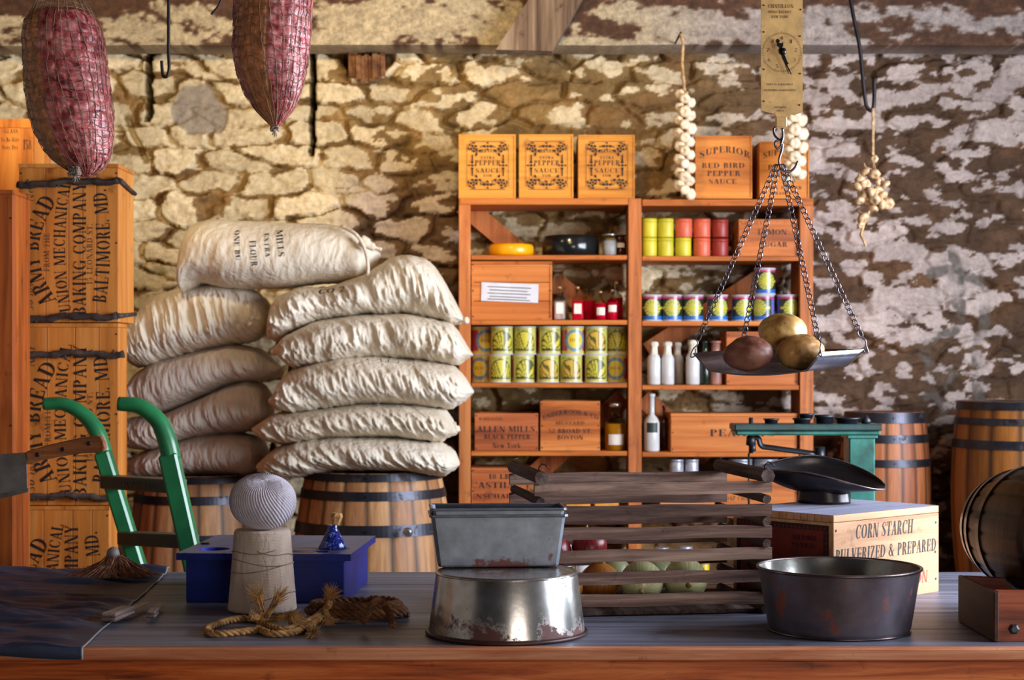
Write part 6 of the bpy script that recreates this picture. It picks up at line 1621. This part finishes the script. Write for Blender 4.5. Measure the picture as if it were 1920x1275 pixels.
T('THIS IS A BALANCE', 1462, 160, 3.6, 50, 1); T('FOR WEIGHING GOODS IN HOUSE', 1462, 171, 3.6, 60, 1); T('PATENTED', 1463, 203, 3.5, 22, 1); T('JAN 26', 1463, 209, 3, 14, 1)
for x, y in ((1432, 10), (1501, 18), (1432, 60), (1500, 68), (1432, 130), (1500, 138), (1432, 190), (1499, 197)):
    b.lathe([(.0016, 0), (.0016, .0007)], 10, M=Matrix.Translation(P(x, y, ds-.0001)) @ Matrix.Rotation(PI/2, 4, 'X'), m=2)
hs_part('face_plate', b, [BRA, INK, NAILM, INKG])
b = MB(); b.box(PX(1436, ds), PX(1497, ds), ds+.0035, ds+.03, PZ(205, ds), PZ(-150, ds), 0, .003); hs_part('spring_case', b, IRON)
b = MB()
def ndl(pts, y=-.004, th=.0012):
    q = [P(x, y_, ds) for x, y_ in pts]; n = len(q); b.add([v+Vector((0, y, 0)) for v in q]+[v+Vector((0, y+th, 0)) for v in q], [tuple(range(n))[::-1], tuple(range(n, 2*n))]+[(i, (i+1) % n, n+(i+1) % n, n+i) for i in range(n)], 0)
ndl([(1455, 75), (1458, 73), (1462, 77), (1460, 81), (1465, 82), (1468, 79), (1468, 87), (1466, 90), (1470, 98), (1463, 103), (1459, 95), (1461, 90), (1456, 86), (1457, 82), (1454, 79)])
ndl([(1463, 100), (1469, 99), (1474, 112), (1476, 117), (1479, 120), (1475, 121), (1484, 140), (1482.5, 140), (1472, 121), (1479, 139), (1477.8, 139), (1470, 118), (1466, 110)])
b.lathe([(.0075, 0), (.007, .002), (.003, .0045), (.0005, .005)], 18, M=Matrix.Translation(P(1467, 97, ds)+Vector((0, -.0035, 0))) @ Matrix.Rotation(PI/2, 4, 'X'))
hs_part('pointer', b, plain('black_pointer', (26, 24, 28), .3, .4))
STEEL = plain('bright_chain_steel', (120, 116, 128), .28, .9, var=.2)
b = MB(); b.box(PX(1455, ds), PX(1475, ds), ds-.003, ds+.010, PZ(238, ds), PZ(219.5, ds), 0, .001); b.add([P(1455, 238, ds-.003), P(1475, 238, ds-.003), P(1467, 245, ds-.003)], [(0, 1, 2)]); hs_part('shackle', b, BRA)
b = MB(); b.tube(cat_rom([P(1466, 236, ds), P(1468, 252, ds), P(1464, 262, ds), P(1456, 258, ds+.006), P(1451, 250, ds+.01), P(1452, 240, ds+.012), P(1460, 236, ds+.012)], 6), .0021, 8)
b.tube(cat_rom([P(1462, 262, ds), P(1455, 265, ds), P(1453, 272, ds), P(1458, 278, ds), P(1465, 272, ds), P(1464, 266, ds), P(1467, 270, ds), P(1466, 282, ds), P(1461, 298, ds), P(1462, 310, ds), P(1470, 320, ds), P(1482, 321, ds), P(1491, 313, ds), P(1496, 302, ds)], 6), .0023, 8)
b.tube(cat_rom([P(1467, 240, ds-.002), P(1468, 256, ds-.002), P(1464, 272, ds-.002)], 6), .0024, 8)
hs_part('hook', b, STEEL)
b = MB(); b.tube([Vector((PX(1466, ds), ds+.015, PZ(-150, ds))), Vector((PX(1466, ds), ds+.015, 2.799))], .004, 8); hs_part('suspension_rod', b, IRON)
# pan: shallow square tray, corners up
pc = Vector((PX(1462, ds), ds, PZ(664, ds)))
R = .1665; rotp = math.radians(12)
corners = []
for i in range(4):
    a = rotp+i*PI/2+PI; corners.append(pc+Vector((R*math.cos(a), R*math.sin(a)*1.0, 0)))
# corners: left, near, right, far
corners = [Vector((PX(1299, ds+.02), ds+.02, PZ(663, ds))), Vector((PX(1538, ds-.15), ds-.15, PZ(661, ds-.15))), Vector((PX(1624, ds-.0), ds+.0, PZ(655, ds))), Vector((PX(1391, ds+.15), ds+.15, PZ(655, ds+.15)))]
nu = 25; bed = .030
def edgept(i, t):
    a, c = corners[i], corners[(i+1) % 4]; p = a.lerp(c, t); s_ = 1-abs(2*t-1)
    return p
pos = np.zeros((nu, nu, 3))
ctr = sum(corners, Vector())/4
for i in range(nu):
    for j in range(nu):
        u, v = i/(nu-1), j/(nu-1)
        p = corners[0]*(1-u)*(1-v)+corners[1]*u*(1-v)+corners[2]*u*v+corners[3]*(1-u)*v
        e = min(u, 1-u, 1-v); f_ = min(1, e/.07)
        m_ = 1-max(abs(2*u-1), abs(2*v-1))**2
        edge_sag = .012*(1-abs(2*u-1)**2)*(1-abs(2*v-1)**2)
        # rim dips between the corners
        along = max(min(1, (1-abs(2*u-1))*1.0), 0) if e in (v, 1-v) else (1-abs(2*v-1))
        rim_ = .020*min(1, along*1.6)**.8 if f_ < 1 else .020
        shr = .93+.07*(1-f_)
        q = ctr+(p-ctr)*shr
        z = p.z-f_*.030-.013*(1-abs(2*u-1)**2)*f_*(.55+.45*(1-v))
        pos[i, j] = (q.x, q.y, z)
b = MB(); b.grid(pos, nu, nu); PN = tinmat('polished_pan_tin', (186, 188, 200), (60, 56, 64), .2, .64, .95, sc=20)
o = hs_part('pan', b, PN); md = o.modifiers.new('s', 'SOLIDIFY'); md.thickness = .0022; md.offset = -1
EXTRA_PAN = pos
# chains
top = P(1461, 300, ds)
def chain(a, c):
    b = MB(); v = c-a; L = v.length; v.normalize(); pitch = .0112; n = int(L/pitch)
    u = v.orthogonal().normalized(); w = v.cross(u)
    for i in range(n):
        p = a+v*(L*(i+.5)/n); s_, t_ = (u, w) if i % 2 else (w, u)
        s_ = (s_*math.cos(.5)+t_*math.sin(.5))
        pts = []
        for k_ in range(12):
            an = 2*PI*k_/12; pts.append(p+v*math.cos(an)*.0075+s_*math.sin(an)*.0046)
        b.tube(pts, .00115, 5, closed=True)
    return b
for i, cc in enumerate(corners):
    hookp = cc+Vector((0, 0, .006)); st_ = top+Vector(((-.006, .004, .006, -.002)[i], (0, -.004, 0, .004)[i], -.01))
    low = hookp+(st_-hookp)*(.055 if i in (0, 2, 1) else .05)
    b = chain(st_, low); hs_part('chain', b, STEEL)
    b = MB(); dv = (low-hookp); out = (cc-ctr); out.z = 0; out.normalize()
    b.tube(cat_rom([low, low.lerp(hookp, .4)+Vector((.004, 0, 0)), hookp+Vector((0, 0, .002)), cc+out*.004+Vector((0, 0, -.006)), cc-out*.004+Vector((0, 0, -.004)), cc-out*.002+Vector((.003, 0, .010))], 5), .0014, 6); hs_part('corner_link', b, STEEL)
# ------------------------------------------------------------------ potatoes
def potmat(name, a, c, e):
    m, nt, b = newmat(name); v = coords(nt); n = noise(nt, v, 16, 5, .65); r = ramp(nt, [(.32, a), (.5, c), (.68, e)]); lk(nt, n, r.inputs[0])
    n2 = noise(nt, v, 120, 3); r2 = ramp(nt, [(.62, (255, 255, 255)), (.72, (120, 84, 60))]); lk(nt, n2, r2.inputs[0])
    lk(nt, mixc(nt, .6, r.outputs[0], r2.outputs[0], 'MULTIPLY'), b.inputs['Base Color']); b.inputs['Roughness'].default_value = .48; bump(nt, b, n2, .15, .002); return m
def potato(c, rx, ry, rz_, m, label, seed, tilt, eyes):
    n1, n2 = 60, 90; th = np.linspace(0.001, PI-.001, n1); a = np.linspace(0, 2*PI, n2, endpoint=False); T_, A_ = np.meshgrid(th, a, indexing='ij')
    x, y, z = np.sin(T_)*np.cos(A_), np.sin(T_)*np.sin(A_), np.cos(T_)
    r = 1+.10*(fbm(x*1.3+5+seed, y*1.3+z*1.1+7, seed, 3)-.5)*2+.03*np.cos(2*A_+seed)
    for (ex, ey_, ez, dep, wd) in eyes:
        e = Vector((ex, ey_, ez)).normalized(); dd = np.arccos(np.clip(x*e.x+y*e.y+z*e.z, -1, 1)); r = r-dep*np.exp(-(dd/wd)**2)
    ca_, sa = math.cos(tilt), math.sin(tilt); X_, Z_ = x*r*rx, z*r*rz_
    b = MB(); b.grid(np.stack([X_*ca_-Z_*sa, y*r*ry, X_*sa+Z_*ca_], -1), n1, n2, wrapv=True, caps=True)
    o = b.build('potato', m, loc=c); return tag(o, label, 'potato', 'potatoes on the scale pan')
PY = potmat('yellow_potato_skin', (150, 104, 48), (196, 154, 84), (216, 182, 112)); PBn = potmat('purple_brown_potato_skin', (92, 50, 44), (124, 76, 60), (150, 104, 84)); PT = potmat('tan_potato_skin', (128, 86, 42), (176, 130, 72), (200, 158, 98))
potato(P(1402, 664, ds-.045), .0475, .042, .033, PBn, 'purplish brown potato at the left of the scale pan', 2, .05, [(-.2, -.8, .75, .10, .28), (.5, -.6, .6, .04, .12), (.8, -.5, -.35, .03, .1)])
potato(P(1501, 660, ds-.035), .0465, .040, .034, PT, 'tan potato with deep eyes at the right of the scale pan', 5, .12, [(-.35, -.9, 0, .08, .12), (.55, -.75, .3, .07, .2), (.1, -.9, -.5, .03, .1)])
potato(P(1466, 622, ds+.02), .0485, .042, .036, PY, 'yellow potato resting on top of the other two', 9, -.06, [(-.4, -.6, .8, .07, .3), (.6, -.7, .1, .04, .2)])
